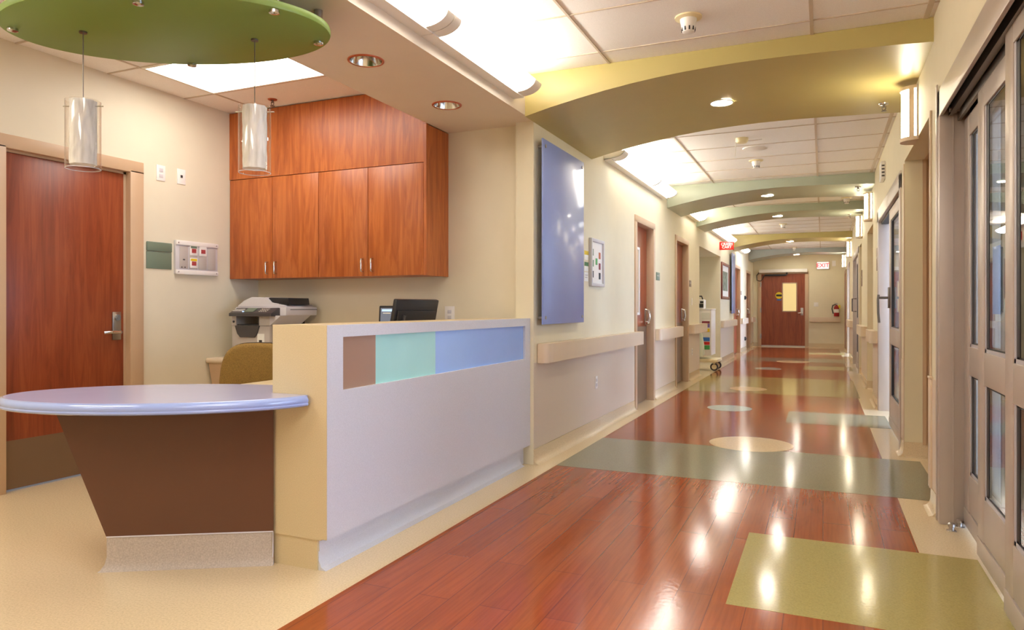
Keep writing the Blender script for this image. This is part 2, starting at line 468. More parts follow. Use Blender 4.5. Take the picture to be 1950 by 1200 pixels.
struct('wall_station', MB().box(XW-.14, XW, YS, 2.72, 0, ZC).box(XW-.14, XW, 3.60, YB+.12, 0, ZC).box(XW-.14, XW, 2.72, 3.60, 2.14, ZC), 'paint_station', 'cream wall with the wooden station door')
struct('wall_end', MB().box(XL-.14, XR+.14, YE, YE+.12, 0, ZC), 'paint', 'beige wall at the end of the corridor')
struct('wall_behind', MB().box(XW-.14, XO, YS-.12, YS, 0, ZC), 'paint', 'wall behind the viewer')
RO = [(1.55, 4.40, 2.30), (4.72, 6.20, 2.27), (6.5, 8.98, 2.22), (9.95, 11.2, 2.2), (12.8, 13.6, 2.2), (13.8, 16.2, 2.2), (18.4, 19.9, 2.2)]
bl = []; y = YS
for a, b, z in RO:
    bl.append((y, a, 0, ZC)); bl.append((a, b, z, ZC)); y = b
bl.append((y, YE, 0, ZC))
wall_x('wall_right', XR, XR+.13, bl, 'paint', 'warm beige corridor wall on the right')
# niches on the right
for nm, a, b, dpt, z in (('wall_niche', 4.72, 6.20, .75, 2.27), ('wall_niche', 9.95, 11.2, .4, 2.2), ('wall_niche', 12.8, 13.6, .4, 2.2)):
    x0 = XR+.13; x1 = XR+dpt
    struct(nm, MB().box(x1, x1+.08, a-.08, b+.08, 0, ZC).box(x0, x1, a-.08, a, 0, ZC).box(x0, x1, b, b+.08, 0, ZC).box(x0, x1, a, b, z, z+.06), 'frame_paint', 'tan walls of a niche on the right')
struct('trim_7', MB().box(XR+.12, XR+.125+.02, 6.185, 6.2, .1, 2.27), 'frame_paint')
# patient rooms behind the right wall
m = MB().box(XO, XO+.1, YS, YE, 0, .75).box(XO, XO+.1, YS, YE, 2.35, ZC)
WIN = [(.2, 4.0), (6.9, 8.9), (13.6, 16.2), (18.2, 20.6)]
y = YS
for a, b in WIN: m.box(XO, XO+.1, y, a, .75, 2.35); y = b
m.box(XO, XO+.1, y, YE, .75, 2.35)
struct('wall_outer', m, 'room_wall', 'outer wall of the patient rooms')
for i, (a, b) in enumerate(WIN):
    wn = struct('window_%d' % (i+1), MB().box(XO+.03, XO+.05, a, b, .75, 2.35), ('daylight', 'daylight_mid', 'daylight_mid', 'daylight_far')[i], 'daylit window of a patient room')
    f = MB()
    for q in (a, (a+b)/2-.02, b-.04): f.box(XO-.01, XO+.03, q, q+.04, .75, 2.35)
    f.box(XO-.01, XO+.03, a, b, .75, .79).box(XO-.01, XO+.03, a, b, 2.31, 2.35)
    link('window_frame', f.mesh('window_frame'), 'white_paint', wn)
for y in (-.4, 4.55, 6.36, 9.3, 13.0, 17.2, 21.2):
    struct('wall_partition', MB().box(XR+.84, XO, y, y+.1, 0, ZC), 'room_wall', 'partition between patient rooms')
struct('wall_partition', MB().box(XR+.13, XR+.84, -.4, -.3, 0, ZC).box(XR+.13, XR+.84, 4.55, 4.63, 0, ZC).box(XR+.13, XR+.84, 6.36, 6.44, 0, ZC).box(XR+.13, XR+.84, 9.3, 9.4, 0, ZC).box(XR+.13, XR+.84, 13.0+.7, 13.0+.78, 0, ZC).box(XR+.13, XR+.84, 17.2, 17.3, 0, ZC).box(XR+.13, XR+.84, 21.2, 21.3, 0, ZC), 'room_wall', 'partition between patient rooms')

# cove bases and wainscot
def cove(ya, yb, x, sgn, hz=.11):
    pr = [(x, 0), (x+sgn*.045, 0), (x+sgn*.026, .006), (x+sgn*.013, .02), (x+sgn*.007, .045), (x+sgn*.005, hz), (x, hz)]
    return pr
mb = MB(); wn = MB()
for a, b in ((4.79, 7.80), (8.83, 10.17), (11.28, 12.35), (15.05, 17.34), (18.9, 20.32), (21.58, YE)):
    mb.prism(cove(a, b, XL, 1), 'y', a, b)
    wn.box(XL, XL+.004, a, b, .114, .74)
struct('baseboard_left', mb, 'vinyl_base', 'coved cream base along the left corridor wall')
struct('trim_8', wn, 'wainscot', 'pale wall protection sheet under the left handrails')
mb = MB(); wn = MB()
for a, b in ((4.47, 4.72), (6.2, 6.42), (9.05, 9.95), (11.2, 12.8), (16.28, 18.32), (19.98, YE)):
    mb.prism(cove(a, b, XR, -1), 'y', a, b)
    wn.box(XR-.004, XR, a, b, .114, .74)
struct('baseboard_right', mb, 'vinyl_base', 'coved cream base along the right corridor wall')
struct('trim_9', wn, 'wainscot', 'wall protection sheet on the right wall')
mb = MB()
for a, b, x1 in ((4.72, 6.2, XR+.75), (9.95, 11.2, XR+.4), (12.8, 13.6, XR+.4)):
    mb.prism([(b, 0), (b-.045, 0), (b-.02, .01), (b-.008, .04), (b-.006, .115), (b, .115)], 'x', XR-.0, x1)
struct('baseboard_niche', mb, 'vinyl_base', 'coved cream base inside the right niches')
struct('baseboard_end', MB().box(XL, -1.80, YE-.008, YE, 0, .11).box(-.40, XR, YE-.008, YE, 0, .11), 'vinyl_base', 'cream base of the end wall')
struct('baseboard_station', MB().box(XW, XW+.008, 3.69, YB, 0, .10).box(XW, XL-.2, YB-.008, YB, 0, .10), 'vinyl_base', 'cream base in the station')
# corner guards on the near right wall end
struct('trim_10', MB().box(XR-.012, XR, 4.705, 4.735, .74, 2.28, .004).box(XR-.012, XR+.02, 4.718, 4.724+.012, .1, 2.28, .004).box(XR-.016, XR, 4.66, 4.74, .11, .74, .004).box(XR-.02, XR, 4.655, 4.745, .735, .75, .004), 'handrail', 'tan corner guard beside the sliding doors')
struct('trim_11', MB().box(XR-.008, XR, 6.2, 6.26, .1, 2.25, .003), 'handrail', 'tan corner guard on the far edge of the niche')

# ------------------------------------------------------------------ doors
def lever(th, mb_parent, p, out, along, zlen=.2, mat='chrome'):
    """tall plate with a lever: p centre of plate on the leaf, out = +-1 direction of x, along = direction of the lever in y"""
    x, y, z = p
    pl = th.part('lock_plate', MB().box(*(sorted((x, x+out*.01))), y-.033, y+.033, z-.1, z+.1, .003), 'steel', mb_parent)
    th.part('cylinder_lock', MB().cyl((x+out*.01, y, z+.06), (x+out*.022, y, z+.06), .022).cyl((x+out*.022, y, z+.06), (x+out*.024, y, z+.06), .014), 'chrome', mb_parent)
    th.part('lever_handle', MB().cyl((x+out*.008, y, z-.045), (x+out*.05, y, z-.045), .013).tube([(x+out*.045, y, z-.045), (x+out*.05, y+along*.04, z-.043), (x+out*.047, y+along*.09, z-.044), (x+out*.034, y+along*.118, z-.046)], .011), mat, mb_parent)
# station door
d1 = T('door_1', 'cherry wood station door with steel kick plate', 'door', (XW, 3.16, 0), kind='structure')
fr = MB()
for a, b in ((2.625, 2.735), (3.585, 3.695)): fr.box(XW-.12, XW+.018, a, b, 0, 2.14, .004)
fr.box(XW-.12, XW+.018, 2.625, 3.695, 2.125, 2.21, .004)
fr.box(XW-.075, XW-.03, 2.73, 2.75, 0, 2.13).box(XW-.075, XW-.03, 3.565, 3.59, 0, 2.13).box(XW-.075, XW-.03, 2.73, 3.59, 2.11, 2.128)
d1.part('door_frame', fr, 'frame_paint')
leaf = d1.part('door_leaf', MB().box(XW-.075, XW-.028, 2.752, 3.563, .012, 2.108, .002), 'cherry_door')
d1.part('kick_plate', MB().box(XW-.028, XW-.026, 2.755, 3.556, .015, .315), 'kick_steel', leaf)
lever(d1, leaf, (XW-.028, 3.505, 1.014), 1, -1)
# corridor doors on the left
def left_door(n, a, b, label, vision=None, plate=True, paddle=True):
    th = T('door_%d' % n, label, 'door', (XL, (a+b)/2, 0), kind='structure')
    f = MB()
    for q0, q1 in ((a-.075, a+.012), (b-.012, b+.075)): f.box(XL-.13, XL+.014, q0, q1, 0, 2.13, .003)
    f.box(XL-.13, XL+.014, a-.075, b+.075, 2.115, 2.19, .003)
    f.box(XL-.12, XL-.085, b-.03, b-.012, 0, 2.12).box(XL-.12, XL-.085, a+.012, a+.03, 0, 2.12)
    th.part('door_frame', f, 'frame_paint')
    lf = th.part('door_leaf', MB().box(XL-.118, XL-.078, a+.014, b-.014, .012, 2.113, .002), 'cherry_door')
    if plate: th.part('kick_plate', MB().box(XL-.078, XL-.0765, a+.02, b-.02, .014, .92), 'kick_steel', lf)
    if vision:
        v0, v1 = vision
        vf = MB().box(XL-.078, XL-.062, v0-.03, v0, 1.06, 1.86, .003).box(XL-.078, XL-.062, v1, v1+.03, 1.06, 1.86, .003).box(XL-.078, XL-.062, v0, v1, 1.06, 1.09).box(XL-.078, XL-.062, v0, v1, 1.83, 1.86)
        th.part('vision_frame', vf, 'white_paint', lf)
        th.part('vision_pane', MB().box(XL-.078, XL-.074, v0, v1, 1.09, 1.83), 'curtain', lf)
    x = XL-.078; y = b-.10; z = 1.02
    th.part('lock_plate', MB().box(x, x+.012, y-.03, y+.03, z-.08, z+.12, .004), 'steel', lf)
    th.part('paddle_handle', MB().tube([(x+.01, y, z+.10), (x+.05, y, z+.09), (x+.062, y, z+.0), (x+.045, y, z-.06)], .014).cyl((x, y, z-.06), (x+.06, y, z-.06), .022).tube([(x+.055, y, z-.06), (x+.062, y-.06, z-.062), (x+.05, y-.11, z-.065)], .012), 'chrome', lf)
    return th
left_door(2, 7.88, 8.75, 'nearest cherry door on the left corridor wall, with a narrow window', (7.96, 8.30))
left_door(3, 10.25, 11.2, 'second cherry door on the left corridor wall')
left_door(4, 17.42, 18.8, 'cherry door beyond the second blue panel', plate=False)
left_door(5, 20.4, 21.5, 'last door on the left corridor wall', plate=False)
# end door
th = T('door_6', 'cherry wood double-height closer door with lit window at the corridor end', 'door', (-1.09, YE, 0), kind='structure')
th.part('door_frame', MB().box(-1.80, -1.70, YE-.03, YE, 0, 2.18, .003).box(-.485, -.385, YE-.03, YE, 0, 2.18, .003).box(-1.80, -.385, YE-.03, YE, 2.16, 2.22, .003), 'frame_paint')
lf = th.part('door_leaf', MB().box(-1.70, -.485, YE-.022, YE, .03, 2.16), 'cherry_door')
th.part('threshold', MB().box(-1.70, -.485, YE-.06, YE, 0, .03), 'steel')
th.part('vision_frame', MB().box(-1.115, -1.085, YE-.032, YE-.02, 1.03, 1.90).box(-.725, -.695, YE-.032, YE-.02, 1.03, 1.90).box(-1.115, -.695, YE-.032, YE-.02, 1.87, 1.90).box(-1.115, -.695, YE-.032, YE-.02, 1.03, 1.06), 'frame_paint', lf)
th.part('vision_pane', MB().box(-1.085, -.725, YE-.028, YE-.022, 1.06, 1.87), 'lit_pane', lf)
th.part('lock_plate', MB().box(-.60, -.53, YE-.034, YE-.022, .93, 1.15, .003), 'steel', lf)
th.part('lever_handle', MB().cyl((-.565, YE-.03, 1.0), (-.565, YE-.08, 1.0), .013).tube([(-.565, YE-.075, 1.0), (-.62, YE-.08, 1.0), (-.67, YE-.07, .995)], .012), 'chrome', lf)
for z in (.3, 1.08, 1.85): th.part('hinge', MB().cyl((-1.715, YE-.035, z-.07), (-1.715, YE-.035, z+.07), .02), 'steel', lf)
th = T('door_operator', 'long white door operator box with black arm above the end door', 'door operator', (-1.09, YE, 2.18))
th.part('housing', MB().box(-1.76, -.42, YE-.13, YE-.032, 2.20, 2.30, .01), 'white_paint')
th.part('closer_arm', MB().box(-1.60, -1.0, YE-.10, YE-.04, 2.10, 2.15, .006).box(-1.0, -.96, YE-.09, YE-.05, 2.12, 2.20), 'black_plastic')
th.part('cable', MB().tube([(-1.76, YE-.05, 2.22), (-1.83, YE-.05, 2.12), (-1.82, YE-.05, 1.98), (-1.72, YE-.05, 1.95), (-1.66, YE-.05, 2.02), (-1.62, YE-.05, 2.12)], .012), 'black_plastic')
th = T('door_sticker', 'round yellow sticker with a blue tab on the end door', 'sticker', (-1.18, YE-.024, 1.40))
th.part('disc', MB().cyl((-1.20, YE-.025, 1.52), (-1.20, YE-.022, 1.52), .10, n=40), 'yellow')
th.part('printed_band', MB().box(-1.28, -1.12, YE-.0262, YE-.025, 1.49, 1.55), 'ink')
th.part('tab', MB().box(-1.26, -1.14, YE-.025, YE-.022, 1.37, 1.41), 'blue')

# sliding glass doors, right wall
def slide_panel(th, x, y0, y1, z1, name='sliding_panel', sw=.13, glass='door_glass', rail=(.80, .945), bot=.30, top=.11, thick=.04):
    f = MB()
    f.box(x, x+thick, y0, y0+sw, .03, z1, .004).box(x, x+thick, y1-sw, y1, .03, z1, .004)
    f.box(x, x+thick, y0+sw, y1-sw, z1-top, z1, .004).box(x, x+thick, y0+sw, y1-sw, .11, bot, .004)
    f.box(x, x+thick, y0+sw, y1-sw, rail[0], rail[1], .004)
    p = th.part(name, f, 'door_alu')
    th.part('kick_strip', MB().box(x-.004, x+thick, y0, y1, .02, .105, .003), 'door_alu', p)
    bd = MB(); gk = MB(); w1 = .024; w2 = .062
    for za, zb in ((bot, rail[0]), (rail[1], z1-top)):
        for q0, q1 in ((y0+sw, y0+sw+w1), (y1-sw-w1, y1-sw)): bd.box(x+.005, x+thick-.004, q0, q1, za, zb)
        bd.box(x+.005, x+thick-.004, y0+sw, y1-sw, za, za+.016)
        gk.box(x+.008, x+thick-.006, y0+sw+w1, y0+sw+w2, za, zb).box(x+.008, x+thick-.006, y1-sw-w2, y1-sw-w1, za, zb)
        gk.box(x+.008, x+thick-.006, y0+sw+w1, y1-sw-w1, zb-.008, zb).box(x+.008, x+thick-.006, y0+sw+w1, y1-sw-w1, za+.016, za+.022)
    th.part('glazing_bead', bd, 'bead', p, label='pale glazing bead')
    th.part('gasket', gk, 'black_gasket', p)
    gl = MB()
    for za, zb in ((bot, rail[0]), (rail[1], z1-top)): gl.box(x+thick/2-.003, x+thick/2+.003, y0+sw+w2, y1-sw-w2, za+.02, zb-.002)
    th.part('glass_pane', gl, glass, p)
    return p
th = T('door_7', 'wide telescopic sliding glass door at the near right', 'door', (XR, 3.0, 0), kind='structure')
f = MB().box(XR-.012, XR+.13, 4.335, 4.41, 0, 2.30, .004).box(XR+.05, XR+.054, 4.332, 4.336, 0, 2.16)
f.box(XR-.012, XR+.006, 1.5, 4.41, 2.155, 2.30, .004).box(XR-.012, XR+.13, 1.5, 1.56, 0, 2.30, .004).box(XR+.006, XR+.13, 1.5, 4.41, 2.25, 2.30)
f.box(XR-.016, XR-.010, 4.40, 4.44, 0, 2.34, .002)
th.part('door_frame', f, 'door_alu')
th.part('track_rail', MB().box(XR+.03, XR+.05, 1.56, 4.34, 2.15, 2.2).box(XR+.07, XR+.085, 1.56, 4.34, 2.12, 2.2).box(XR+.055, XR+.065, 1.56, 4.34, 2.16, 2.19).cyl((XR+.02, 4.26, 2.17), (XR+.08, 4.26, 2.17), .018), 'steel_dark')
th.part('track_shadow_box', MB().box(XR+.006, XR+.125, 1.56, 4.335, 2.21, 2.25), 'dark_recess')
th.part('light_stop', MB().box(XR+.127, XR+.13, 1.56, 4.335, 2.08, 2.25), 'dark_recess')  # added dark strip, keeps window light from leaking over the panels
slide_panel(th, XR+.100, 3.35, 4.33, 2.12, thick=.026)
slide_panel(th, XR+.071, 2.85, 3.81, 2.135, thick=.026)
slide_panel(th, XR+.042, 2.15, 3.135, 2.19, thick=.026, sw=.115)
th = T('door_8', 'second sliding glass door on the right, half open with a lever latch', 'door', (XR, 7.7, 0), kind='structure')
f = MB().box(XR-.012, XR+.13, 8.86, 9.0, 0, 2.22, .004).box(XR-.012, XR+.13, 6.42, 6.52, 0, 2.22, .004).box(XR-.012, XR+.13, 6.42, 9.0, 2.10, 2.24, .004)
th.part('door_frame', f, 'door_alu')
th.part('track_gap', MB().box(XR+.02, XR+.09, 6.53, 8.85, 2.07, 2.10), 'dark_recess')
p = slide_panel(th, XR+.012, 6.54, 7.74, 2.08, sw=.12)
th.part('lever_handle', MB().box(XR-.004, XR+.012, 7.62, 7.70, 1.14, 1.34, .004).cyl((XR-.004, 7.66, 1.24), (XR-.085, 7.66, 1.24), .012).tube([(XR-.085, 7.66, 1.27), (XR-.09, 7.66, 1.22), (XR-.088, 7.66, 1.10), (XR-.08, 7.66, 1.0)], .011), 'steel_dark', p)
th = T('door_9', 'third sliding glass door on the right with a D handle', 'door', (XR, 15.0, 0), kind='structure')
f = MB().box(XR-.012, XR+.13, 16.12, 16.24, 0, 2.2, .004).box(XR-.012, XR+.13, 13.74, 13.86, 0, 2.2, .004).box(XR-.012, XR+.13, 13.74, 16.24, 2.10, 2.22, .004)
th.part('door_frame', f, 'door_alu')
p = slide_panel(th, XR+.012, 13.9, 15.1, 2.08)
th.part('pull_handle', MB().tube([(XR+.012, 15.03, 1.32), (XR-.06, 15.03, 1.32), (XR-.06, 15.03, 1.08), (XR+.012, 15.03, 1.08)], .013), 'steel_dark', p)
slide_panel(th, XR+.06, 15.0, 16.1, 2.08)
th = T('door_10', 'open doorway with daylight on the far right', 'door', (XR, 19.15, 0), kind='structure')
th.part('door_frame', MB().box(XR-.012, XR+.13, 18.32, 18.42, 0, 2.2, .004).box(XR-.012, XR+.13, 19.88, 19.98, 0, 2.2, .004).box(XR-.012, XR+.13, 18.32, 19.98, 2.12, 2.22, .004), 'door_alu')
th = T('door_11', 'last cherry door on the right beside the end wall', 'door', (XR, 21.6, 0), kind='structure')
th.part('door_frame', MB().box(XR-.016, XR, 20.85, 20.95, 0, 2.16).box(XR-.016, XR, 22.0, 22.1, 0, 2.16).box(XR-.016, XR, 20.85, 22.1, 2.1, 2.18), 'frame_paint')
th.part('door_leaf', MB().box(XR-.012, XR, 20.95, 22.0, .02, 2.1), 'cherry_door')
# floor stops of the sliding door
def stop(x, y, label):
    th = T('floor_door_stop', label, 'door stop', (x, y, 0), 'floor stops of the sliding door')
    th.part('base_plate', MB().box(x-.022, x+.022, y-.018, y+.018, .0, .005, .002), 'chrome')
    th.part('bumper', MB().lathe([(.012, .005), (.012, .02), (.017, .024), (.017, .038), (.010, .044)], (x, y, 0), 20), 'steel')
stop(.602, 4.22, 'small chrome door stop on the floor, the one nearer the corridor')
stop(.652, 4.312, 'small chrome door stop on the floor, tucked against the sliding door frame')

# ------------------------------------------------------------------ reception counter
XC, Y0 = -1.955, 2.473
th = T('reception_counter', 'pale speckled reception counter with three coloured panels along its front', 'counter', (-2.1, 3.6, 0))
XK = -2.253
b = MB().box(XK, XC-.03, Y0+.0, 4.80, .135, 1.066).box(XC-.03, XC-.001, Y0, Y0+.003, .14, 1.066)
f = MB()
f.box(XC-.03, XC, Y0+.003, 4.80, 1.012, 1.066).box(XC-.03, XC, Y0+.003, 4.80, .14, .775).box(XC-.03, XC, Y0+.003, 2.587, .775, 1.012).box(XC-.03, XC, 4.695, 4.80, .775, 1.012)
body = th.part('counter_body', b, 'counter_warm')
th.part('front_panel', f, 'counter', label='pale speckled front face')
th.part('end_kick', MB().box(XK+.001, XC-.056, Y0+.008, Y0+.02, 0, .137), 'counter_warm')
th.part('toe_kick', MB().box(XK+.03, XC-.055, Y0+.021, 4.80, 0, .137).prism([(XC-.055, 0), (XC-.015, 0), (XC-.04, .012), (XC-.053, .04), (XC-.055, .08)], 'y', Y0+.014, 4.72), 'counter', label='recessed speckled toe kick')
for nm, a, b_, mt, lb in (('inset_panel', 2.587, 2.86, 'inset_tan', 'tan inset panel'), ('inset_panel', 2.86, 3.435, 'inset_mint', 'mint green inset panel'), ('inset_panel', 3.435, 4.695, 'inset_blue', 'sky blue inset panel')):
    th.part(nm, MB().box(XC-.03, XC-.016, a, b_, .775, 1.012), mt, label=lb)
# oval desk wing
EC = (-2.682, 2.285); EA, EB, ET = .695, .385, math.radians(26.3)
def oval(s, n=96, cut=False, C=EC, A=EA, B=EB, TH=ET):
    P = []
    for i in range(n):
        t = 2*PI*i/n; x = (A+s)*math.cos(t); y = (B+s)*math.sin(t)
        P.append((C[0]+x*math.cos(TH)-y*math.sin(TH), C[1]+x*math.sin(TH)+y*math.cos(TH)))
    if cut:                                                # notch where the counter end stands
        Q = []
        N = len(P)
        inside = lambda p: p[0] > XK-.001 and p[1] > Y0-.002
        k0 = next(i for i in range(N) if inside(P[i]) and not inside(P[i-1]))
        run = [P[(k0+j) % N] for j in range(N)]
        ins = [p for p in run if inside(p)]; outs = [p for p in run if not inside(p)]
        # oval is crossed first on the end face (y=Y0), then on the back face (x=XK)
        a, b2 = ins[0], ins[-1]
        Q = outs + [(a[0], Y0-.003), (XK-.003, Y0-.003), (XK-.003, b2[1])]
        return Q
    return P
th = T('oval_desk', 'lavender oval desk on an angled brown base at the counter end', 'desk', (-2.6, 2.3, 0))
prof = [(-.022, .762), (-.012, .760), (-.004, .753), (.0, .744), (.0, .735), (-.004, .722), (-.014, .716), (-.03, .715)]
rings = []
for s, z in prof: rings.append([(p[0], p[1], z) for p in oval(s, cut=True)])
nmin = min(len(r) for r in rings)
top_poly = oval(-.022, cut=True)
# the table top: flat slab with a rounded acrylic rim
slab = MB(); slab.prism(oval(-.02, cut=True), 'z', .72, .762)
tt = th.part('table_top', slab, 'table_lavender')
rim = MB()
def clip_ring(s, z):
    R = []
    for (x, y) in oval(s, 160):
        if x > XK-.003 and y > Y0-.003:
            # slide the points inside the counter onto its nearer face
            R.append(None)
        else: R.append((x, y, z))
    return R
RR = [clip_ring(s, z) for s, z in [(-.021, .7615), (-.013, .7605), (-.005, .755), (.0, .747), (.001, .738), (-.002, .731), (.001, .726), (-.001, .720), (-.010, .715), (-.03, .715)]]
VV = [[rim.bm.verts.new(p) if p else None for p in r] for r in RR]
for a, b2 in zip(VV, VV[1:]):
    for i in range(160):
        q = [a[i], a[(i+1) % 160], b2[(i+1) % 160], b2[i]]
        if all(q): rim.bm.faces.new(q)
th.part('acrylic_rim', rim, 'acrylic_edge', tt, label='translucent blue rounded rim')
A = Vector((-2.845, 2.108)); Bp = Vector((-2.2372, 2.4617)); dv = (Bp-A).normalized(); nv = Vector((-dv.y, dv.x))
def pl(t, d): q = A+dv*t+nv*d; return (q.x, q.y)
L = (Bp-A).length
TL = -.215
bm_ = MB(); D0, D1 = .0, .22
v = [pl(TL, D0)+(.714,), pl(L, D0)+(.714,), pl(L, D0)+(.148,), pl(0, D0)+(.148,)]
w = [pl(TL, D1)+(.714,), pl(L-.17, D1)+(.714,), pl(L-.17, D1)+(.148,), pl(0, D1)+(.148,)]
bm_.loft([v, w])
th.part('brown_panel', bm_, 'desk_brown')
kb = MB()
pr = [(-.012, 0), (-.004, .012), (.004, .03), (.006, .145)]
def kring(d0, z, e): return [pl(-e, d0)+(z,), pl(L, d0)+(z,), pl(L-.17, .215)+(z,), pl(-e+.02, .215)+(z,)]
kb.loft([kring(-.018, 0, .03), kring(-.010, .008, .02), kring(-.002, .03, .006), kring(.004, .06, .0), kring(.004, .147, .0)])
th.part('base_kick', kb, 'counter_kick', label='grey speckled coved kick base')
kt = MB().tube([pl(0, .002)+(.147,), pl(L-.004, .002)+(.147,), pl(L-.004, .002)+(.0,)], .004, 6)
th.part('edge_trim', kt, 'pale_plastic')

# staff worktop behind the counter and the rear worktop
th = T('staff_worktop', 'beige staff worktop behind the reception counter', 'worktop', (-2.55, 3.6, 0))
th.part('top', MB().box(-2.83, -2.258, 2.78, 4.24, .70, .738, .006), 'counter_warm')
th.part('support_panel', MB().box(-2.50, -2.46, 2.85, 4.15, 0, .70), 'counter_warm')
th = T('rear_worktop', 'cream rear worktop under the cherry wall cabinets', 'worktop', (-3.4, 4.55, 0))
th.part('top', MB().box(XW+.002, -2.26, 4.27, YB-.002, .695, .737, .018, 3), 'handrail')
th.part('back_panel', MB().box(XW+.455, -2.3, 4.40, 4.42, 0, .695), 'frame_paint')
th.part('end_bracket', MB().prism([(4.30, .695), (4.36, .40), (4.44, 0), (4.86, 0), (4.86, .695)], 'x', XW+.012, XW+.45), 'frame_paint')

# ------------------------------------------------------------------ wall cabinets
YF = 4.553; ZB, ZM = 1.386, 2.222
def handle(th, x, parent, z=1.385+.085):
    th.part('handle', MB().tube([(x, YF-.02, z-.048), (x, YF-.047, z-.046), (x, YF-.05, z-.03), (x, YF-.05, z+.03), (x, YF-.047, z+.046), (x, YF-.02, z+.048)], .006, 10), 'chrome', parent)
def cabinet(x0, xm, x1, label, hx):
    th = T('wall_cabinet', label, 'cabinet', ((x0+x1)/2, YB, ZB), 'cherry wall cabinets')
    th.part('carcass', MB().box(x0, x1, YF+.002, YB-.002, ZB+.002, ZM-.004), 'cherry')
    for a, b_, h in ((x0+.002, xm-.002, hx[0]), (xm+.002, x1-.002, hx[1])):
        d = th.part('cabinet_door', MB().box(a, b_, YF-.02, YF, ZB, ZM-.005, .0015), 'cherry')
        handle(th, h, d)
    return th
X0, X1, X2, X3, X4 = -4.595, -4.135, -3.664, -3.194, -2.701
cabinet(X0, X1, X2, 'left cherry wall cabinet with two doors, above the printer', (X1-.045, X1+.045))
c2 = cabinet(X2, X3, X4, 'right cherry wall cabinet with two doors, above the monitors', (X3-.045, X3+.045))
th = T('cabinet_fascia', 'tall cherry fascia board above the wall cabinets up to the ceiling', 'cabinet fascia', (-3.6, YB, ZM))
th.part('fascia_board', MB().box(XW+.002, -2.7015, YF-.02, YF+.01, ZM, ZS-.003).box(XW+.002, -2.677, YF-.02, YF+.01, ZS-.003, ZC-.008), 'cherry')
th = T('cabinet_end_panel', 'dark cherry end panel at the right end of the wall cabinets', 'cabinet panel', (-2.72, YB, ZB))
th.part('panel', MB().box(-2.7, -2.677, YF-.022, YB-.002, ZB-.002, ZS-.005), 'cherry')

# ------------------------------------------------------------------ printer
px0, px1, py0, py1 = -4.43, -4.03, 4.37, 4.80; zb = .738
th = T('multifunction_printer', 'grey multifunction printer with a black paper tray on the rear worktop', 'printer', (-4.2, 4.6, zb))
b = MB().box(px0, px1, py0+.02, py1, zb, 1.0, .01)
b.box(px0, px0+.05, py0+.02, py1, 1.0, 1.075).box(px1-.11, px1, py0+.02, py1, 1.0, 1.075).box(px0, px1, py0+.25, py1, 1.0, 1.075)
body = th.part('body', b, 'grey_plastic')
th.part('side_cover', MB().box(px1, px1+.006, py0+.05, py1, zb, 1.05), 'black_plastic', body)
th.part('output_slot', MB().box(px0+.05, px1-.11, py0+.03, py0+.25, 1.001, 1.01), 'black_plastic', body)
th.part('front_tray', MB().prism([(px0+.045, .998), (px1-.10, .998), (px1-.125, .93), (px1-.15, .905), (px0+.10, .905), (px0+.07, .935)], 'y', py0+.008, py0+.022), 'dark_grey_plastic', body)
cp = MB().prism([(px0-.005, 1.075), (px1+.03, 1.075), (px1+.12, 1.13), (px0-.005, 1.13)], 'y', py0-.01, py0+.10, .006)
ctl = th.part('control_panel', MB().prism([(py0-.03, 1.075), (py0+.10, 1.075), (py0+.10, 1.145), (py0+.055, 1.142), (py0-.03, 1.10)], 'x', px0+.018, px1+.06, .006), 'dark_grey_plastic')
kk = MB()
for i in range(9):
    for j in range(2): kk.box(px0+.03+i*.012, px0+.039+i*.012, py0+.0+j*.022, py0+.012+j*.022, 1.116+j*.011, 1.123+j*.011)
th.part('key_pad', kk, 'white_plastic', ctl)
kk = MB()
for i in range(4):
    for j in range(3): kk.box(px1-.09+i*.022, px1-.077+i*.022, py0-.006+j*.018, py0+.005+j*.018, 1.112+j*.009, 1.119+j*.009)
th.part('number_keys', kk, 'grey_plastic', ctl)
th.part('display', MB().prism([(py0-.014, 1.1085), (py0+.04, 1.137), (py0+.038, 1.141), (py0-.016, 1.1125)], 'x', px0+.165, px0+.26), 'sign_green', ctl)
th.part('lit_key', MB().box(px0+.143, px0+.161, py0-.012, py0+.002, 1.11, 1.118), 'screen_bar', ctl)
sc_ = th.part('scanner_bed', MB().box(px0-.01, px1+.12, py0+.07, py1+.02, 1.08, 1.15, .008).prism([(px1, 1.0), (px1+.11, 1.08), (px1, 1.08)], 'y', py0+.02, py1-.05), 'pale_plastic')
th.part('seam', MB().box(px0-.011, px1+.121, py0+.12, py1+.021, 1.126, 1.131), 'ink', sc_)
lid = MB().prism([(px0-.02, 1.15), (px1+.10, 1.15), (px1+.08, 1.165), (px0+.33, 1.185), (px0+.28, 1.228), (px0+.13, 1.232), (px0+.05, 1.20), (px0-.01, 1.165)], 'y', py0+.10, py1+.01, .008)
th.part('feeder_lid', lid, 'pale_plastic')
th.part('feeder_tray', MB().prism([(px0+.22, 1.172), (px0+.50, 1.168), (px0+.49, 1.222), (px0+.30, 1.226), (px0+.26, 1.215), (px0+.30, 1.20)], 'y', py0+.13, py1-.05, .004), 'black_plastic')
th.part('feeder_guide', MB().box(px0+.25, px0+.255, py0+.11, py0+.2, 1.185, 1.225).box(px0+.20, px0+.50, py0+.11, py0+.13, 1.165, 1.176), 'black_plastic')
lb = th.part('sticker', MB().box(px1-.125, px1-.055, py0+.016, py0+.021, .86, .935), 'paper', body)
th.part('sticker_print', MB().box(px1-.105, px1-.075, py0+.0145, py0+.016, .868, .885), 'ink', lb)
th.part('usb_port', MB().cyl((px0+.025, py0+.014, 1.03), (px0+.025, py0+.022, 1.03), .009), 'ink', body)

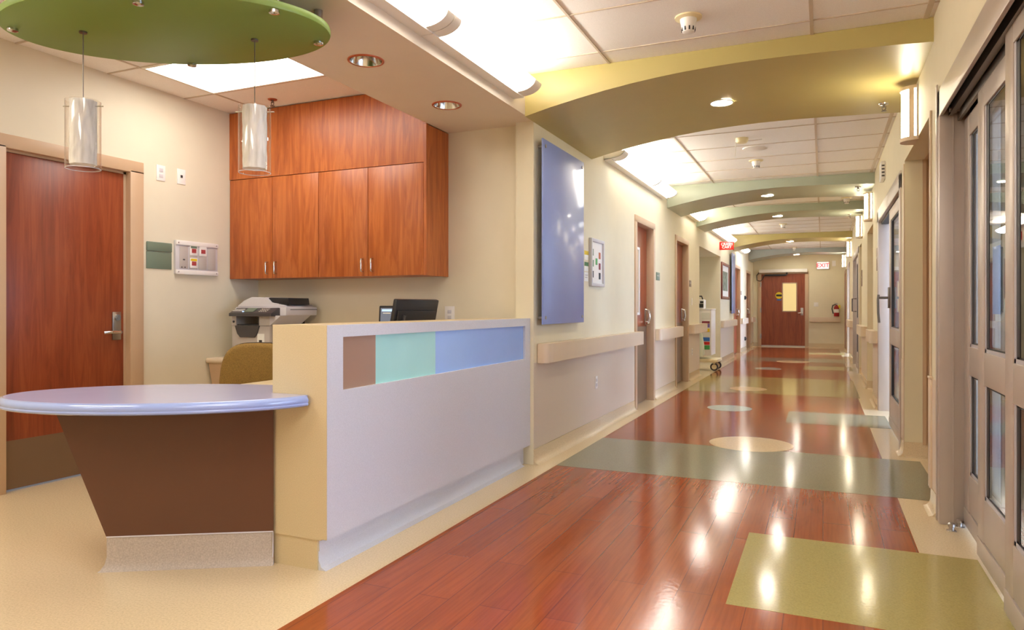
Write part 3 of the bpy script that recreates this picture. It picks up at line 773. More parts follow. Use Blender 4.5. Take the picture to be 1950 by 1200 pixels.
# ------------------------------------------------------------------ monitors
def monitor(c, rz, w, h, label, tilt, screen_side):
    """screen faces local -y, c is the foot on the worktop"""
    th = T('computer_monitor', label, 'monitor', c, 'computer monitors behind the counter')
    R = Matrix.Translation(c) @ Matrix.Rotation(rz, 4, 'Z')
    zc = h
    def P(mb, tl=True):
        M_ = R @ (Matrix.Translation((0, 0, screen_side)) @ Matrix.Rotation(tilt, 4, 'X') if tl else Matrix.Identity(4))
        return mb.xf(M_)
    sh = th.part('housing', P(MB().box(-w/2, w/2, -.012, .02, -h/2, h/2, .008).prism([(-w/2+.02, -h/2+.02), (w/2-.02, -h/2+.02), (w/2-.02, h/2-.07), (-w/2+.02, h/2-.07)], 'y', .018, .038, .01)), 'black_plastic')
    th.part('vent_slot', P(MB().box(-w*.1-.03, -w*.1+.07, .037, .0395, -.02, .005)), 'dark_recess', sh)
    th.part('cable_hook', P(MB().box(w/2-.07, w/2-.06, .036, .06, -.01, .05, .002)), 'dark_grey_plastic', sh)
    th.part('screen', P(MB().box(-w/2+.018, w/2-.018, -.0135, -.012, -h/2+.02, h/2-.018)), 'screen', sh)
    th.part('screen_banner', P(MB().box(-w/2+.03, w/2-.03, -.015, -.0135, h/2-.045, h/2-.028)), 'screen_bar', sh)
    th.part('screen_text', P(MB().box(-w/2+.04, -w/2+.11, -.0155, -.0135, h/2-.062, h/2-.055)), 'paper', sh)
    th.part('stand', P(MB().box(-.03, .03, .02, .05, 0, screen_side-h*.2, .006), False), 'black_plastic')
    th.part('foot', P(MB().box(-.12, .12, -.08, .10, 0, .012, .004), False), 'black_plastic')
    return th
monitor((-2.55, 4.14, .739), math.radians(-100), .43, .30, 'black monitor seen from behind above the counter top', math.radians(-13), .315)
monitor((-2.93, 4.62, .739), math.radians(0), .44, .27, 'black monitor with a dark lit screen, partly behind the other monitor', math.radians(-4), .285)

# ------------------------------------------------------------------ office chair
CX, CY = -3.42, 3.62
th = T('office_chair', 'olive brown fabric office chair behind the oval desk', 'chair', (CX, CY, 0))
RZ = rot_at((CX, CY, 0), math.radians(22))
def back_ring(s, y0):
    P = []
    for i in range(40):
        t = 2*PI*i/40
        cx_ = math.copysign(abs(math.cos(t))**.52, math.cos(t)); sz = math.copysign(abs(math.sin(t))**.60, math.sin(t))
        zz = sz*(.245-s); wv = (.235-s)*(1 - .10*max(0, sz) + .05*max(0, -sz))
        bow = .05*(cx_**2)
        P.append((CX+cx_*wv, CY+y0-bow*1.0, .665+zz))
    return P
bk = MB(); bk.loft([back_ring(.03, -.035), back_ring(.012, -.028), back_ring(.0, -.01), back_ring(.0, .015)])
bo = th.part('backrest', bk.xf(RZ), 'fabric')
th.part('lumbar_cushion', MB().loft([[(CX+math.cos(2*PI*i/32)*.17, CY-.045, .56+math.sin(2*PI*i/32)*.075) for i in range(32)], [(CX+math.cos(2*PI*i/32)*.20, CY-.028, .56+math.sin(2*PI*i/32)*.10) for i in range(32)]]).xf(RZ), 'fabric', bo)
sh = MB(); sh.loft([back_ring(-.003, .012), back_ring(-.004, .03), back_ring(.02, .05)])
th.part('back_shell', sh.xf(RZ), 'black_plastic')
th.part('seat', MB().box(CX-.24, CX+.24, CY-.47, CY-.02, .42, .49, .035, 4).xf(RZ), 'fabric')
th.part('spine', MB().tube([(CX, CY+.05, .60), (CX, CY+.08, .48), (CX, CY+.02, .40), (CX, CY-.2, .39)], .025).xf(RZ), 'black_plastic')
th.part('gas_column', MB().cyl((CX, CY-.24, .09), (CX, CY-.24, .42), .028).xf(RZ), 'black_plastic')
for k in range(5):
    a = 2*PI*k/5+.3; ex, ey = CX+.30*math.cos(a), CY-.24+.30*math.sin(a)
    lg = th.part('base_leg', MB().tube([(CX, CY-.24, .11), (CX+.15*math.cos(a), CY-.24+.15*math.sin(a), .10), (ex, ey, .075)], .02, 8).xf(RZ), 'black_plastic')
    th.part('castor', MB().cyl((ex-.02*math.sin(a), ey+.02*math.cos(a), .03), (ex+.02*math.sin(a), ey-.02*math.cos(a), .03), .03, n=18).cyl((ex, ey, .03), (ex, ey, .075), .01, n=8).xf(RZ), 'black_plastic', lg)

# ------------------------------------------------------------------ oval ceiling canopy and pendants
GC = (-2.66, 2.27); GA, GB, GT = .715, .415, math.radians(22.3)
th = T('ceiling_canopy', 'frosted green oval canopy hung on steel stand-offs above the desk', 'canopy', (GC[0], GC[1], 2.36))
dm = MB(); dm.loft([[(p[0], p[1], z) for p in oval(s, 128, C=GC, A=GA, B=GB, TH=GT)] for s, z in ((-.012, 2.360), (-.003, 2.364), (0, 2.372), (0, 2.386), (-.003, 2.394), (-.012, 2.398))])
th.part('disc', dm, 'acrylic_green')
for (x, y) in ((-3.235, 1.956), (-2.885, 2.60), (-2.118, 2.62), (-2.495, 1.986), (-2.06, 2.27)):
    zt = ZS if x > -2.675 else ZC
    so = th.part('stand_off', MB().cyl((x, y, 2.399), (x, y, zt), .019), 'steel')
    th.part('cap', MB().lathe([(.010, 2.345), (.021, 2.349), (.022, 2.3598)], (x, y, 0), 24), 'chrome', so)
def pendant(x, y, label):
    th = T('pendant_lamp', label, 'pendant lamp', (x, y, 2.36), 'glass pendant lamps over the desk')
    th.part('cord', MB().cyl((x, y, 2.06), (x, y, 2.358), .0022, n=8).cyl((x, y, 2.352), (x, y, 2.3595), .016), 'steel_dark')
    n = 48; sh_ = MB(); rings = []
    for k in range(25):
        z = 1.772+k*(.282/24)
        rings.append([(x+(.052+.0022*math.sin(9*2*PI*i/n+1.8*math.sin(k*.55)))*math.cos(2*PI*i/n), y+(.052+.0022*math.sin(9*2*PI*i/n+1.8*math.sin(k*.55)))*math.sin(2*PI*i/n), z) for i in range(n)])
    sh_.loft(rings)
    th.part('inner_shade', sh_, 'ribbed_shade')
    gl = MB(); gl.lathe([(.0690, 1.753), (.0705, 1.7545), (.0705, 2.0525), (.0690, 2.054), (.0675, 2.0525), (.0675, 1.7545), (.0690, 1.753)], (x, y, 0), 48, False)
    th.part('outer_glass', gl, 'clear_glass')
    th.part('rim', MB().tube([(x+.069*math.cos(2*PI*i/48), y+.069*math.sin(2*PI*i/48), 1.7545) for i in range(48)], .0016, 6, True), 'pale_plastic')
    a = math.radians(24)
    th.part('cross_pin', MB().cyl((x-.088*math.cos(a), y-.088*math.sin(a), 2.03), (x+.088*math.cos(a), y+.088*math.sin(a), 2.03), .0025, n=8), 'chrome')
pendant(-2.987, 2.103, 'glass pendant lamp hanging in front of the station door')
pendant(-2.361, 2.477, 'glass pendant lamp hanging in front of the cherry cabinets')

# ------------------------------------------------------------------ ceiling fittings
th = T('ceiling_light', 'large bright flat ceiling light behind the green canopy', 'ceiling light', (-3.64, 3.73, ZC))
th.part('frame', MB().box(-4.265, -3.03, 3.42, 3.44, ZC-.012, ZC).box(-4.265, -3.03, 4.03, 4.05, ZC-.012, ZC).box(-4.265, -4.25, 3.44, 4.03, ZC-.012, ZC).box(-3.045, -3.03, 3.44, 4.03, ZC-.012, ZC), 'white_paint')
th.part('diffuser', MB().box(-4.25, -3.045, 3.44, 4.03, ZC-.008, ZC-.002), 'lamp_troffer')
# fill lights added out of view to brighten the foreground (same fittings)
fill_light = dup(th.o, (-.7, -1.2, ZC), 'added flat fill light behind the camera, over the corridor')
for ch in fill_light.children:
    if ch.name.startswith('diffuser'):
        ch.data = ch.data.copy(); ch.data.materials[0] = MATS['lamp_fill']
for (x, y, w_) in ((-3.64, 1.0, 'nearest the station'), (-3.64, -1.2, 'in the far left corner'), (-.7, .6, 'right above the camera')):
    c = dup(fill_light, (x, y, ZC), 'added flat fill light out of view, '+w_)
def can(x, y, z, label, lit, r=.085, group='x'):
    th = T('recessed_downlight', label, 'downlight', (x, y, z), group)
    rim = MB().lathe([(r*.86, -.001), (r*.9, -.006), (r, -.004), (r*1.03, .0), (r*.86, .0), (r*.86, -.001)], (x, y, z), 40, False)
    th.part('trim_ring', rim, 'white_paint' if lit else 'copper_rim')
    if lit: th.part('lens', MB().cyl((x, y, z-.004), (x, y, z+.0), r*.87, n=40), 'lamp_can')
    return th
# unlit cans sit in real holes of a shallow ring: reflector cup slightly proud of the soffit
def cup(x, y, z, label):
    th = T('recessed_downlight', label, 'downlight', (x, y, z), 'unlit downlights in the soffit')
    th.part('trim_ring', MB().lathe([(.088, -.002), (.092, -.008), (.099, -.005), (.101, 0)], (x, y, z), 48, False), 'copper_rim')
    th.part('reflector', MB().lathe([(.089, -.004), (.086, -.002), (.078, .03), (.062, .075), (.04, .085), (.0, .085)], (x, y, z), 48, False), 'chrome')
cup(-2.306, 3.254, ZS, 'unlit round downlight in the soffit, nearer the green canopy')
cup(-2.313, 4.185, ZS, 'unlit round downlight in the soffit, beside the cherry cabinets')
BZ = 2.676
names = ['on the olive beam nearest the camera', 'on the second arched beam', 'on the third arched beam', 'on the fourth arched beam, olive', 'on the last arched beam before the end door']
for (y, nm) in zip((5.46, 10.2, 12.55, 17.4, 21.75), names):
    can(-.69, y, BZ-.006, 'round lit downlight '+nm, True, group='lit downlights under the arched beams')
def sprinkler(x, y, z, label, rim='chrome'):
    th = T('sprinkler_head', label, 'sprinkler', (x, y, z), 'ceiling sprinklers')
    th.part('escutcheon', MB().lathe([(.036, -.0005), (.034, -.007), (.012, -.010), (.012, 0)], (x, y, z), 28, False), rim)
    th.part('head', MB().cyl((x, y, z-.03), (x, y, z), .007, n=10).tube([(x-.012, y, z-.02), (x-.012, y, z-.04), (x, y, z-.052)], .003, 6).tube([(x+.012, y, z-.02), (x+.012, y, z-.04), (x, y, z-.052)], .003, 6).lathe([(.002, -.053), (.018, -.053), (.018, -.056), (.002, -.056)], (x, y, z), 16), 'steel_dark')
sprinkler(-3.979, 4.366, ZC, 'copper ringed sprinkler in the station ceiling', 'copper_rim')
sprinkler(.414, 5.92, 2.657, 'sprinkler under the olive beam nearest the camera')
sprinkler(.403, 9.85, 2.658, 'sprinkler under the second arched beam')
sprinkler(.40, 12.7, 2.658, 'sprinkler under the third arched beam')
def smoke(x, y, label):
    th = T('smoke_detector', label, 'smoke detector', (x, y, ZC), 'corridor smoke detectors')
    th.part('mount', MB().lathe([(.075, 0), (.075, -.008), (.062, -.014), (.03, -.014), (.03, 0)], (x, y, ZC), 40, False), 'ivory_plastic')
    th.part('body', MB().lathe([(.047, -.012), (.045, -.03), (.042, -.035), (.040, -.06), (.034, -.085), (.026, -.09), (.0, -.09)], (x, y, ZC), 40, False), 'white_plastic')
    sl = MB()
    for k in range(10):
        a = 2*PI*k/10
        m_ = Matrix.Translation((x, y, ZC)) @ Matrix.Rotation(a, 4, 'Z')
        t_ = MB().box(.034, .0395, -.004, .004, -.082, -.058)
        t_.xf(m_)
        me = bpy.data.meshes.new('tmp'); t_.bm.to_mesh(me); t_.bm.free(); sl.bm.from_mesh(me); bpy.data.meshes.remove(me)
    th.part('vent_slots', sl, 'ink')
smoke(-.698, 4.08, 'white smoke detector on the ceiling, nearest the camera')
smoke(-.683, 8.34, 'white smoke detector between the first and second beams')
smoke(.325, 11.7, 'smoke detector near the right wall between second and third beams')
smoke(-.715, 14.85, 'smoke detector between the third and fourth beams')
smoke(-.71, 20.6, 'smoke detector in front of the last beam')
th = T('ceiling_speaker', 'round white ceiling speaker grille', 'speaker', (-.64, 7.70, ZC))
th.part('grille', MB().lathe([(.0, -.012), (.11, -.010), (.122, -.006), (.125, 0)], (-.64, 7.70, ZC), 48, False), 'white_plastic')
th = T('wireless_antenna', 'small white wireless unit with two thin antennas on the ceiling', 'antenna', (-.72, 7.2, ZC))
th.part('base', MB().lathe([(.06, 0), (.058, -.03), (.045, -.045), (0, -.047)], (-.72, 7.2, ZC), 32, False), 'ivory_plastic')
th.part('antenna', MB().cyl((-.775, 7.2, ZC-.02), (-.785, 7.2, ZC-.17), .005, n=8), 'white_plastic')
th.part('antenna', MB().cyl((-.66, 7.2, ZC-.03), (-.54, 7.24, ZC-.02), .005, n=8), 'white_plastic')

# cove fluorescent fittings along the left, module by module
CP = [(0, 2.570), (.075, 2.577)]                                      # flat lip from the wall
for k in range(9):
    t = k/8*PI/2; CP.append((.075+.125*math.sin(t), 2.577+.068*(1-math.cos(t))))
def cove_light(ya, yb, label, e0=.10, e1=.10):
    th = T('cove_light', label, 'light fitting', (XL, (ya+yb)/2, 2.57), 'curved cove light fittings along the left')
    X = lambda q: XL+q[0]
    outer = [(X(q), q[1]) for q in CP]
    shell = lambda off: [(x+(off if x > XL+.076 else 0), z-off*.6) for x, z in outer]
    def strip(a, b_, pts, th_=.004):
        m_ = MB(); m_.prism(pts+[(x-.004, z+.004) for x, z in reversed(pts)], 'y', a, b_); return m_
    for a, b_, q in ((ya, ya+e0, ya), (yb-e1, yb, yb-.004)):           # a band and the plate closing that end
        bd = th.part('end_band', MB().prism(shell(.003)+[(x-.006, z+.006) for x, z in reversed(shell(.003))], 'y', a, b_), 'white_paint')
        th.part('end_plate', MB().prism(outer+[(XL, outer[-1][1])], 'y', q, q+.004), 'white_paint', bd)
    th.part('bottom_lip', MB().box(XL, XL+.075, ya, yb, 2.566, 2.574), 'white_paint')
    th.part('lens', strip(ya+e0, yb-e1, outer[1:]), 'lamp_lens')
    th.part('tube', MB().cyl((XL+.10, ya+.05, 2.655), (XL+.10, yb-.05, 2.655), .016, n=10), 'lamp_tube' if ya < 10 else 'lamp_tube_dim')
cove_light(.77, 1.985, 'curved cove light fitting beside the soffit, behind the view')
cove_light(1.99, 3.205, 'curved cove light fitting at the top edge of the view', .06, .07)
cove_light(3.21, 4.43, 'curved cove light fitting ending at the olive beam, nearest whole one', .075, .11)
cove_light(6.60, 8.28, 'curved cove light just beyond the olive beam', .16, .03)
cove_light(8.28, 9.30, 'curved cove light ending at the second beam', .03, .06)
cove_light(10.75, 11.95, 'curved cove light between the second and third beams', .08, .06)
cove_light(13.1, 15.0, 'curved cove light beyond the third beam, above the alcove', .08, .04)
cove_light(15.0, 16.3, 'curved cove light ending before the fourth beam', .04, .08)
cove_light(17.9, 19.4, 'curved cove light beyond the fourth beam, farthest of all', .08, .04)

# wall sconces on the right
def sconce(y, label):
    th = T('wall_sconce', label, 'wall lamp', (XR, y, 2.43), 'wall sconces under the arched beams')
    zt, zb_ = 2.612, 2.25
    def half(a, b_, n=20, t0=-PI/2, t1=PI/2): return [(XR-a*math.cos(t0+(t1-t0)*i/n), y+b_*math.sin(t0+(t1-t0)*i/n)) for i in range(n+1)]
    th.part('back_plate', MB().box(XR-.012, XR, y-.09, y+.09, zb_+.01, zt-.0, .003), 'pale_plastic')
    th.part('diffuser', MB().prism(half(.092, .082)+[], 'z', zb_+.025, zt-.02), 'lamp_sconce')
    cap = half(.102, .09)
    th.part('end_cap', MB().prism(cap, 'z', zb_, zb_+.026, .003), 'handrail')
    th.part('end_cap', MB().prism(cap, 'z', zt-.022, zt, .003), 'handrail')
    for t0 in (-1.36, .94):
        arc = half(.099, .087, 6, t0+.05, t0+.37); inn = half(.088, .078, 6, t0+.05, t0+.37)
        th.part('metal_band', MB().prism(arc+inn[::-1], 'z', zb_+.02, zt-.02), 'handrail')
    return th
sconce(5.42, 'lit wall sconce nearest the camera, under the olive beam')
sconce(10.1, 'lit wall sconce under the second arched beam')
sconce(12.5, 'lit wall sconce under the third arched beam')
sconce(17.2, 'lit wall sconce under the fourth arched beam')
sconce(21.5, 'lit wall sconce nearest the end wall')

# ------------------------------------------------------------------ handrails
def rail(ya, yb, x, sgn, label, z0=.735, z1=.877):
    th = T('handrail', label, 'handrail', (x, (ya+yb)/2, .8), 'padded corridor handrails')
    d = .085
    pl_ = []
    r = .045
    xo = x+sgn*d
    arc_a = [(xo-sgn*r*(1-math.sin(t)), ya+r*(1-math.cos(t))) for t in [i/6*PI/2 for i in range(7)]]
    arc_b = [(xo-sgn*r*(1-math.cos(t)), yb-r*(1-math.sin(t))) for t in [i/6*PI/2 for i in range(7)]]
    xi = x+sgn*.004
    cap = MB().prism([(xi, ya)]+arc_a+[(xo, ya+.11), (xi, ya+.11)], 'z', z0, z1)
    th.part('rail_cover', MB().box(*sorted((xi, xo)), ya+.1115, yb-.1115, z0, z1), 'handrail')
    th.part('end_cap', cap, 'handrail')
    th.part('end_cap', MB().prism([(xi, yb-.11), (xo, yb-.11)]+arc_b+[(xi, yb)], 'z', z0, z1), 'handrail')
    th.part('retainer', MB().box(*sorted((x+sgn*.0015, x+sgn*.05)), ya+.04, yb-.04, z0+.01, z1-.01), 'handrail')
rail(4.86, 7.93, XL, 1, 'long beige handrail on the left wall next to the counter')
rail(8.88, 10.42, XL, 1, 'beige handrail between the first and second doors on the left')
rail(11.3, 12.75, XL, 1, 'beige handrail between the second left door and the alcove')
rail(15.1, 17.5, XL, 1, 'pale handrail under the framed picture')
rail(18.92, 20.2, XL, 1, 'handrail beyond the far left cherry door')
rail(21.6, 22.4, XL, 1, 'short handrail on the left just before the end wall')
rail(9.1, 9.93, XR, -1, 'nearest handrail on the right wall')
rail(11.22, 12.6, XR, -1, 'second handrail on the right wall')
rail(16.4, 18.2, XR, -1, 'third handrail on the right wall')
th = T('handrail', 'beige handrail on the end wall under the extinguisher', 'handrail', (0, YE, .8), 'padded corridor handrails')
th.part('rail_cover', MB().box(-.36, .47, YE-.085, YE-.004, .735, .877, .012, 3), 'handrail')
th.part('retainer', MB().box(-.3, .42, YE-.05, YE-.002, .75, .86), 'handrail')

# ------------------------------------------------------------------ wall panels and signs
def acrylic(ya, yb, label):
    th = T('acrylic_panel', label, 'wall panel', (XL, (ya+yb)/2, 1.7), 'frosted blue wall panels')
    th.part('panel', MB().box(XL+.045, XL+.058, ya, yb, 1.02, 2.385, .003), 'acrylic_blue')
    for yy in (ya+.05, yb-.05):
        for z in (1.07, 2.335):
            th.part('stand_off', MB().cyl((XL+.0015, yy, z), (XL+.0615, yy, z), .011, n=16).cyl((XL+.0575, yy, z), (XL+.062, yy, z), .014, n=16), 'steel')
acrylic(4.835, 5.80, 'tall frosted blue panel on the wall beside the counter')
acrylic(16.62, 17.25, 'tall frosted blue panel far down the left wall')
# notice board
th = T('notice_board', 'white framed notice board with small coloured cards', 'notice board', (XL, 6.33, 1.55))
fr = MB().box(XL, XL+.03, 6.12, 6.15, 1.34, 1.775, .004).box(XL, XL+.03, 6.50, 6.53, 1.34, 1.775, .004).box(XL, XL+.03, 6.15, 6.50, 1.745, 1.775, .004).box(XL, XL+.03, 6.15, 6.50, 1.34, 1.37, .004)
th.part('frame', fr, 'pale_plastic')
th.part('board', MB().box(XL, XL+.012, 6.15, 6.50, 1.37, 1.745), 'white_plastic')
random.seed(3)
for i, (yy, zz, mt) in enumerate(((6.17, 1.62, 'landscape'), (6.17, 1.52, 'dark_green'), (6.17, 1.42, 'ink'), (6.39, 1.60, 'copper_rim'), (6.39, 1.50, 'maroon'), (6.39, 1.41, 'ink'), (6.29, 1.54, 'green'))):
    th.part('card', MB().box(XL+.012, XL+.014, yy, yy+.055, zz, zz+.06), mt)
for zz, mt, lb in ((1.60, 'yellow', 'small white card with a yellow top on the wall left of the notice board'), (1.50, 'dark_green', 'small white card with a green top on the wall left of the notice board'), (1.41, None, 'plain white card lowest on the wall left of the notice board')):
    th = T('wall_card', lb, 'card', (XL, 6.05, zz), 'cards left of the notice board')
    th.part('paper', MB().box(XL, XL+.003, 5.985, 6.10, zz-.03, zz+.05), 'paper')
    if mt: th.part('coloured_top', MB().box(XL+.003, XL+.004, 5.985, 6.10, zz+.015, zz+.05), mt)
    else: th.part('print', MB().box(XL+.003, XL+.004, 6.0, 6.07, zz+.0, zz+.008).box(XL+.003, XL+.004, 6.0, 6.08, zz+.02, zz+.028), 'grey_plastic')
def roomsign(x, sgn, y, z, label, w=.19, h=.10, mat='sign_green'):
    th = T('room_sign', label, 'sign', (x, y, z), 'small room signs')
    th.part('plate', MB().box(*sorted((x, x+sgn*.01)), y-w/2, y+w/2, z-h/2, z+h/2, .003), mat)
    th.part('printed_line', MB().box(*sorted((x+sgn*.010, x+sgn*.011)), y-w*.35, y+w*.35, z+h*.02, z+h*.12), 'grey_plastic')
roomsign(XL, 1, 9.02, 1.545, 'small green room sign right of the nearest corridor door')
roomsign(XL, 1, 11.40, 1.53, 'small dark room sign right of the second corridor door', mat='kick_steel')
roomsign(XL, 1, 19.05, 1.53, 'small room sign beyond the far left door', mat='kick_steel')
roomsign(XR, -1, 9.12, 1.70, 'narrow room sign on the right wall beside the second sliding door', .12, .26, 'kick_steel')
roomsign(XR, -1, 12.65, 1.62, 'room sign on the right wall beside the second niche', .12, .26, 'kick_steel')
# station sign and alarm panel
th = T('door_sign', 'square grey green sign beside the station door', 'sign', (XW, 3.84, 1.53))
th.part('lower_plate', MB().box(XW, XW+.008, 3.726, 3.948, 1.437, 1.565, .004), 'sign_green')
th.part('upper_plate', MB().box(XW, XW+.014, 3.726, 3.948, 1.568, 1.638, .006), 'sign_green')
th = T('alarm_panel', 'white medical gas alarm panel with red displays left of the cabinets', 'alarm panel', (XW, 4.18, 1.53))
a0, a1, z0, z1 = 3.972, 4.387, 1.405, 1.668
b = th.part('backplate', MB().box(XW, XW+.02, a0, a1, z0, z1, .003), 'pale_plastic')
th.part('top_rail', MB().box(XW+.02, XW+.03, a0, a1, z1-.035, z1, .003), 'white_plastic', b)
th.part('bottom_rail', MB().box(XW+.02, XW+.03, a0, a1, z0, z0+.035, .003), 'white_plastic', b)
for i in range(4): th.part('bay', MB().box(XW+.02, XW+.024, a0+.035+i*.092, a0+.115+i*.092, z0+.045, z1-.045, .002), 'grey_plastic', b)
for (i, zz, cm) in ((1, 1.60, 'sign_green'), (2, 1.60, 'white_plastic'), (1, 1.50, 'yellow')):
    yy = a0+.045+i*.092
    md = th.part('module', MB().box(XW+.024, XW+.028, yy-.006, yy+.066, zz-.042, zz+.038, .002), 'white_plastic', b)
    th.part('module_label', MB().box(XW+.028, XW+.029, yy, yy+.06, zz+.014, zz+.032), cm, b)
    th.part('display', MB().box(XW+.028, XW+.030, yy+.01, yy+.052, zz-.022, zz+.010), 'led', b)
th.part('screw', MB().cyl((XW+.03, a0+.02, z1-.018), (XW+.032, a0+.02, z1-.018), .005).cyl((XW+.03, a1-.02, z1-.018), (XW+.032, a1-.02, z1-.018), .005).cyl((XW+.03, a0+.02, z0+.018), (XW+.032, a0+.02, z0+.018), .005).cyl((XW+.03, a1-.02, z0+.018), (XW+.032, a1-.02, z0+.018), .005), 'steel', b)
th.part('speaker_holes', MB().box(XW+.024, XW+.025, a0+.065, a0+.085, 1.515, 1.525).box(XW+.024, XW+.025, a0+.05, a0+.06, 1.455, 1.465).box(XW+.024, XW+.025, a0+.08, a0+.09, 1.455, 1.465), 'dark_grey_plastic', b)
# outlets
def outlet(p, axis, sgn, label, kind='duplex', w=.07, h=.115, mat='white_plastic'):
    x, y, z = p
    th = T('wall_outlet', label, 'outlet', p, 'white wall plates')
    if axis == 'x':
        B_ = lambda d0, d1, u0, u1, v0, v1, bv=0: MB().box(*sorted((x+sgn*d0, x+sgn*d1)), y+u0, y+u1, z+v0, z+v1, bv)
        C_ = lambda d0, d1, u, v, r: MB().cyl((x+sgn*d0, y+u, z+v), (x+sgn*d1, y+u, z+v), r, n=16)
    else:
        B_ = lambda d0, d1, u0, u1, v0, v1, bv=0: MB().box(x+u0, x+u1, *sorted((y+sgn*d0, y+sgn*d1)), z+v0, z+v1, bv)
        C_ = lambda d0, d1, u, v, r: MB().cyl((x+u, y+sgn*d0, z+v), (x+u, y+sgn*d1, z+v), r, n=16)
    pt = th.part('cover_plate', B_(0, .006, -w/2, w/2, -h/2, h/2, .002), mat)
    if kind == 'duplex':
        th.part('receptacle', B_(.006, .009, -.016, .016, .008, .036, .001), 'pale_plastic', pt)
        th.part('receptacle', B_(.006, .009, -.016, .016, -.036, -.008, .001), 'pale_plastic', pt)
    elif kind == 'jack': th.part('jack', B_(.006, .009, -.009, .009, -.008, .012), 'ink', pt)
    elif kind == 'switch': th.part('rocker', B_(.006, .012, -.012, .012, -.03, .03, .002), 'white_plastic', pt)
outlet((XW, 3.853, 2.165), 'x', 1, 'white duplex outlet high beside the station door', w=.078, h=.118)
outlet((XW, 4.040, 2.168), 'x', 1, 'white plate with a dark jack, high on the station wall', 'jack', w=.078, h=.118)
outlet((-2.665, YB, 1.09), 'y', -1, 'white outlet on the back wall right of the monitor', w=.085, h=.13)
outlet((XL+.004, 6.33, .452), 'x', 1, 'white outlet low on the left wall under the long handrail')
outlet((XL, 11.58, 1.245), 'x', 1, 'light switch on the left wall before the alcove', 'switch')
outlet((XL+.004, 11.58, .44), 'x', 1, 'white outlet low on the left wall before the alcove')
outlet((-.183, YE, 1.248), 'y', -1, 'double light switch on the end wall', 'switch', .12, .12)
outlet((.293, YE, 2.44), 'y', -1, 'small white device high on the end wall beside the exit sign', None, .10, .16)
# bumpers on the bright far left wall
for z, lb in ((1.42, 'upper'), (.32, 'lower')):
    th = T('wall_bumper', lb+' black rubber bumper on the bright far left wall', 'bumper', (XL, 19.95, z), 'rubber bumpers')
    th.part('rubber', MB().lathe([(.055, 0), (.05, .03), (.03, .05), (0, .055)], (0, 0, 0), 20, False).xf(Matrix.Translation((XL, 19.95, z)) @ Matrix.Rotation(PI/2, 4, 'Y')), 'black_plastic')
# speaker grille box on the right wall
th = T('wall_chime', 'small white slotted chime box high on the right wall', 'chime', (XR, 8.3, 2.6))
b = th.part('housing', MB().box(XR-.04, XR, 8.02, 8.26, 2.44, 2.62, .006), 'white_plastic')
sl = MB()
for i in range(4): sl.box(XR-.034, XR-.008, 8.018, 8.0205, 2.465+i*.034, 2.48+i*.034)
th.part('slots', sl, 'dark_grey_plastic', b)
# crash cart sign: blade sign projecting from the wall
th = T('crash_cart_sign', 'red blade sign reading CRASH CART above the alcove', 'sign', (XL, 15.0, 2.44))
th.part('blade', MB().box(XL+.005, XL+.28, 14.93, 14.95, 2.325, 2.49, .002), 'red')
th.part('bracket', MB().box(XL, XL+.01, 14.91, 14.97, 2.335, 2.48), 'red')
text_part(th, 'CRASH\nCART', .072, (XL+.142, 14.928, 2.408), FACE_MY, 'paper', bold=.0015)
th2 = Matrix.Rotation(PI, 3, 'Z') @ FACE_MY
text_part(th, 'CRASH\nCART', .072, (XL+.142, 14.952, 2.408), th2, 'paper')
# framed picture
th = T('framed_picture', 'landscape print in a dark wood frame on the left wall past the alcove', 'picture', (XL, 15.78, 1.7))
a0, a1, z0, z1 = 15.13, 16.42, 1.33, 2.10
th.part('frame', MB().box(XL, XL+.03, a0, a0+.09, z0, z1, .004).box(XL, XL+.03, a1-.09, a1, z0, z1, .004).box(XL, XL+.03, a0+.09, a1-.09, z1-.06, z1, .004).box(XL, XL+.03, a0+.09, a1-.09, z0, z0+.06, .004), 'walnut_frame')
mt_ = th.part('mat_board', MB().box(XL, XL+.010, a0+.09, a1-.09, z0+.06, z1-.06), 'paper')
th.part('print', MB().box(XL+.010, XL+.012, a0+.25, a1-.25, z0+.18, z1-.18), 'landscape', mt_)
# exit sign
th = T('exit_sign', 'lit EXIT sign with red letters high on the end wall', 'exit sign', (0, YE, 2.38))
hz = th.part('housing', MB().box(-.17, .17, YE-.06, YE, 2.27, 2.50, .005), 'grey_plastic')
th.part('face', MB().box(-.155, .155, YE-.063, YE-.06, 2.285, 2.485), 'exit_face', hz)
text_part(th, 'EXIT', .165, (0, YE-.065, 2.383), FACE_MY, 'exit_red', hz, bold=.004)
# extinguisher
th = T('fire_extinguisher', 'red fire extinguisher with a black hose on the end wall', 'fire extinguisher', (.349, YE, .9))
ex, ey = .36, YE-.085
th.part('cylinder', MB().lathe([(.0, .905), (.065, .905), (.07, .92), (.07, 1.15), (.055, 1.19), (.025, 1.215), (.025, 1.235), (0, 1.236)], (ex, ey, 0), 28), 'red_deep')
th.part('label_band', MB().lathe([(.0712, 1.01), (.0712, 1.11)], (ex, ey, 0), 28, False), 'paper')
th.part('valve', MB().box(ex-.02, ex+.02, ey-.02, ey+.02, 1.235, 1.27, .004).box(ex-.06, ex+.03, ey-.012, ey+.012, 1.275, 1.29, .003), 'steel')
th.part('hose', MB().tube([(ex-.02, ey, 1.25), (ex-.10, ey-.01, 1.22), (ex-.12, ey-.01, 1.12), (ex-.085, ey-.01, .98)], .014, 8), 'black_plastic')
th.part('tag', MB().box(ex+.05, ex+.10, ey-.03, ey-.027, 1.14, 1.23), 'yellow')
th.part('bracket', MB().box(ex-.03, ex+.03, ey+.06, YE, 1.0, 1.12), 'steel_dark')

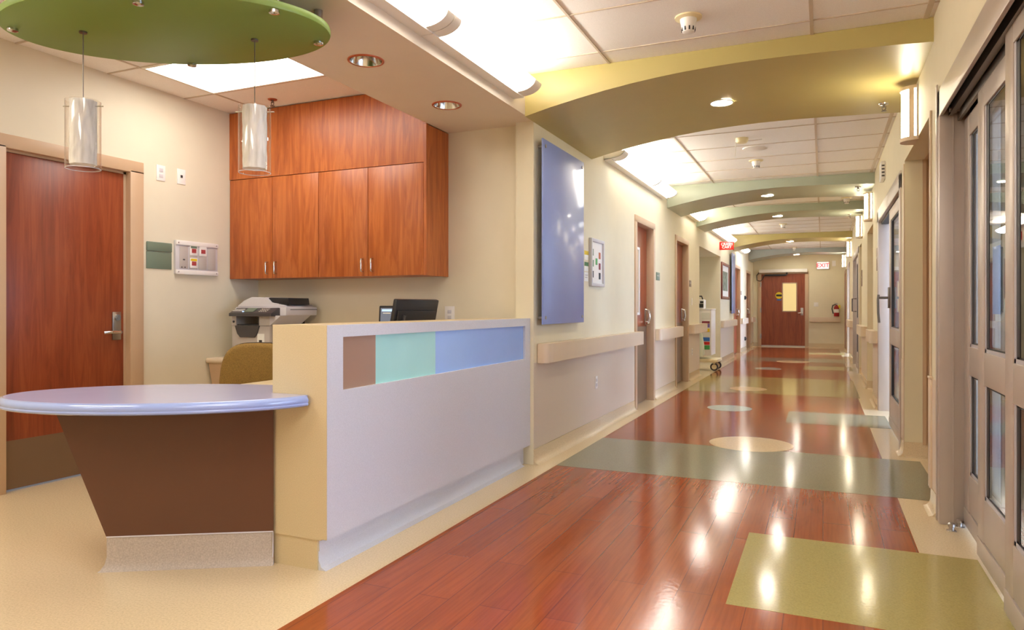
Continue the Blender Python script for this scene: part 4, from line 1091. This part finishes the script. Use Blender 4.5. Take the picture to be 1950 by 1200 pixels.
# crash cart in the alcove
th = T('crash_cart', 'white crash cart with coloured drawer labels in the left alcove', 'cart', (-2.12, 13.55, 0))
cx0, cx1, cy0, cy1 = -2.50, -1.855, 13.2, 13.75
b = th.part('cabinet_body', MB().box(cx0, cx1, cy0, cy1, .28, 1.11, .008), 'white_plastic')
th.part('worktop', MB().box(cx0-.01, cx1+.012, cy0-.012, cy1+.012, 1.11, 1.13, .005), 'white_plastic', b)
for (z0, z1, mt) in ((.86, .905, 'maroon'), (.79, .855, 'purple'), (.71, .77, 'yellow'), (.62, .69, 'paper'), (.54, .61, 'blue'), (.475, .53, 'red'), (.39, .465, 'green'), (.94, 1.06, 'paper')):
    th.part('drawer_label', MB().box(cx1-.16, cx1-.022, cy0-.004, cy0, z0, z1), mt, b)
th.part('corner_post', MB().box(cx1-.02, cx1+.004, cy0-.006, cy0+.02, .28, 1.11).box(cx1-.02, cx1+.004, cy1-.02, cy1+.006, .28, 1.11), 'white_plastic', b)
th.part('base_frame', MB().box(cx0, cx1+.12, cy0-.03, cy1+.03, .16, .215, .01), 'ivory_plastic')
for xx in (cx0+.08, cx1+.05):
    for yy in (cy0+.06, cy1-.06):
        ca = th.part('castor', MB().cyl((xx, yy-.022, .075), (xx, yy+.022, .075), .072, n=28), 'dark_grey_plastic')
        th.part('castor_hub', MB().cyl((xx, yy-.026, .075), (xx, yy+.026, .075), .045, n=24).box(xx-.02, xx+.02, yy-.03, yy+.03, .13, .165), 'ivory_plastic', ca)
th = T('plastic_bag', 'pale green plastic bag hanging on the crash cart side', 'bag', (-1.97, 13.16, .5))
th.part('bag', MB().loft([[(-2.06+.10*math.cos(2*PI*i/20)*w, 13.15+.035*math.sin(2*PI*i/20)*w, z) for i in range(20)] for z, w in ((.26, .7), (.32, 1.0), (.5, .9), (.66, .6), (.74, .3))]), 'bag')
th = T('defibrillator', 'small white and black defibrillator on top of the crash cart', 'defibrillator', (-2.1, 13.4, 1.131))
th.part('case', MB().box(-2.22, -1.99, 13.28, 13.52, 1.131, 1.30, .02), 'white_plastic')
th.part('front_panel', MB().box(-2.2, -2.0, 13.272, 13.28, 1.15, 1.22).box(-2.06, -2.0, 13.272, 13.28, 1.23, 1.27), 'black_plastic')
th.part('handle', MB().tube([(-2.18, 13.4, 1.295), (-2.16, 13.4, 1.36), (-2.05, 13.4, 1.36), (-2.03, 13.4, 1.295)], .014, 8), 'black_plastic')
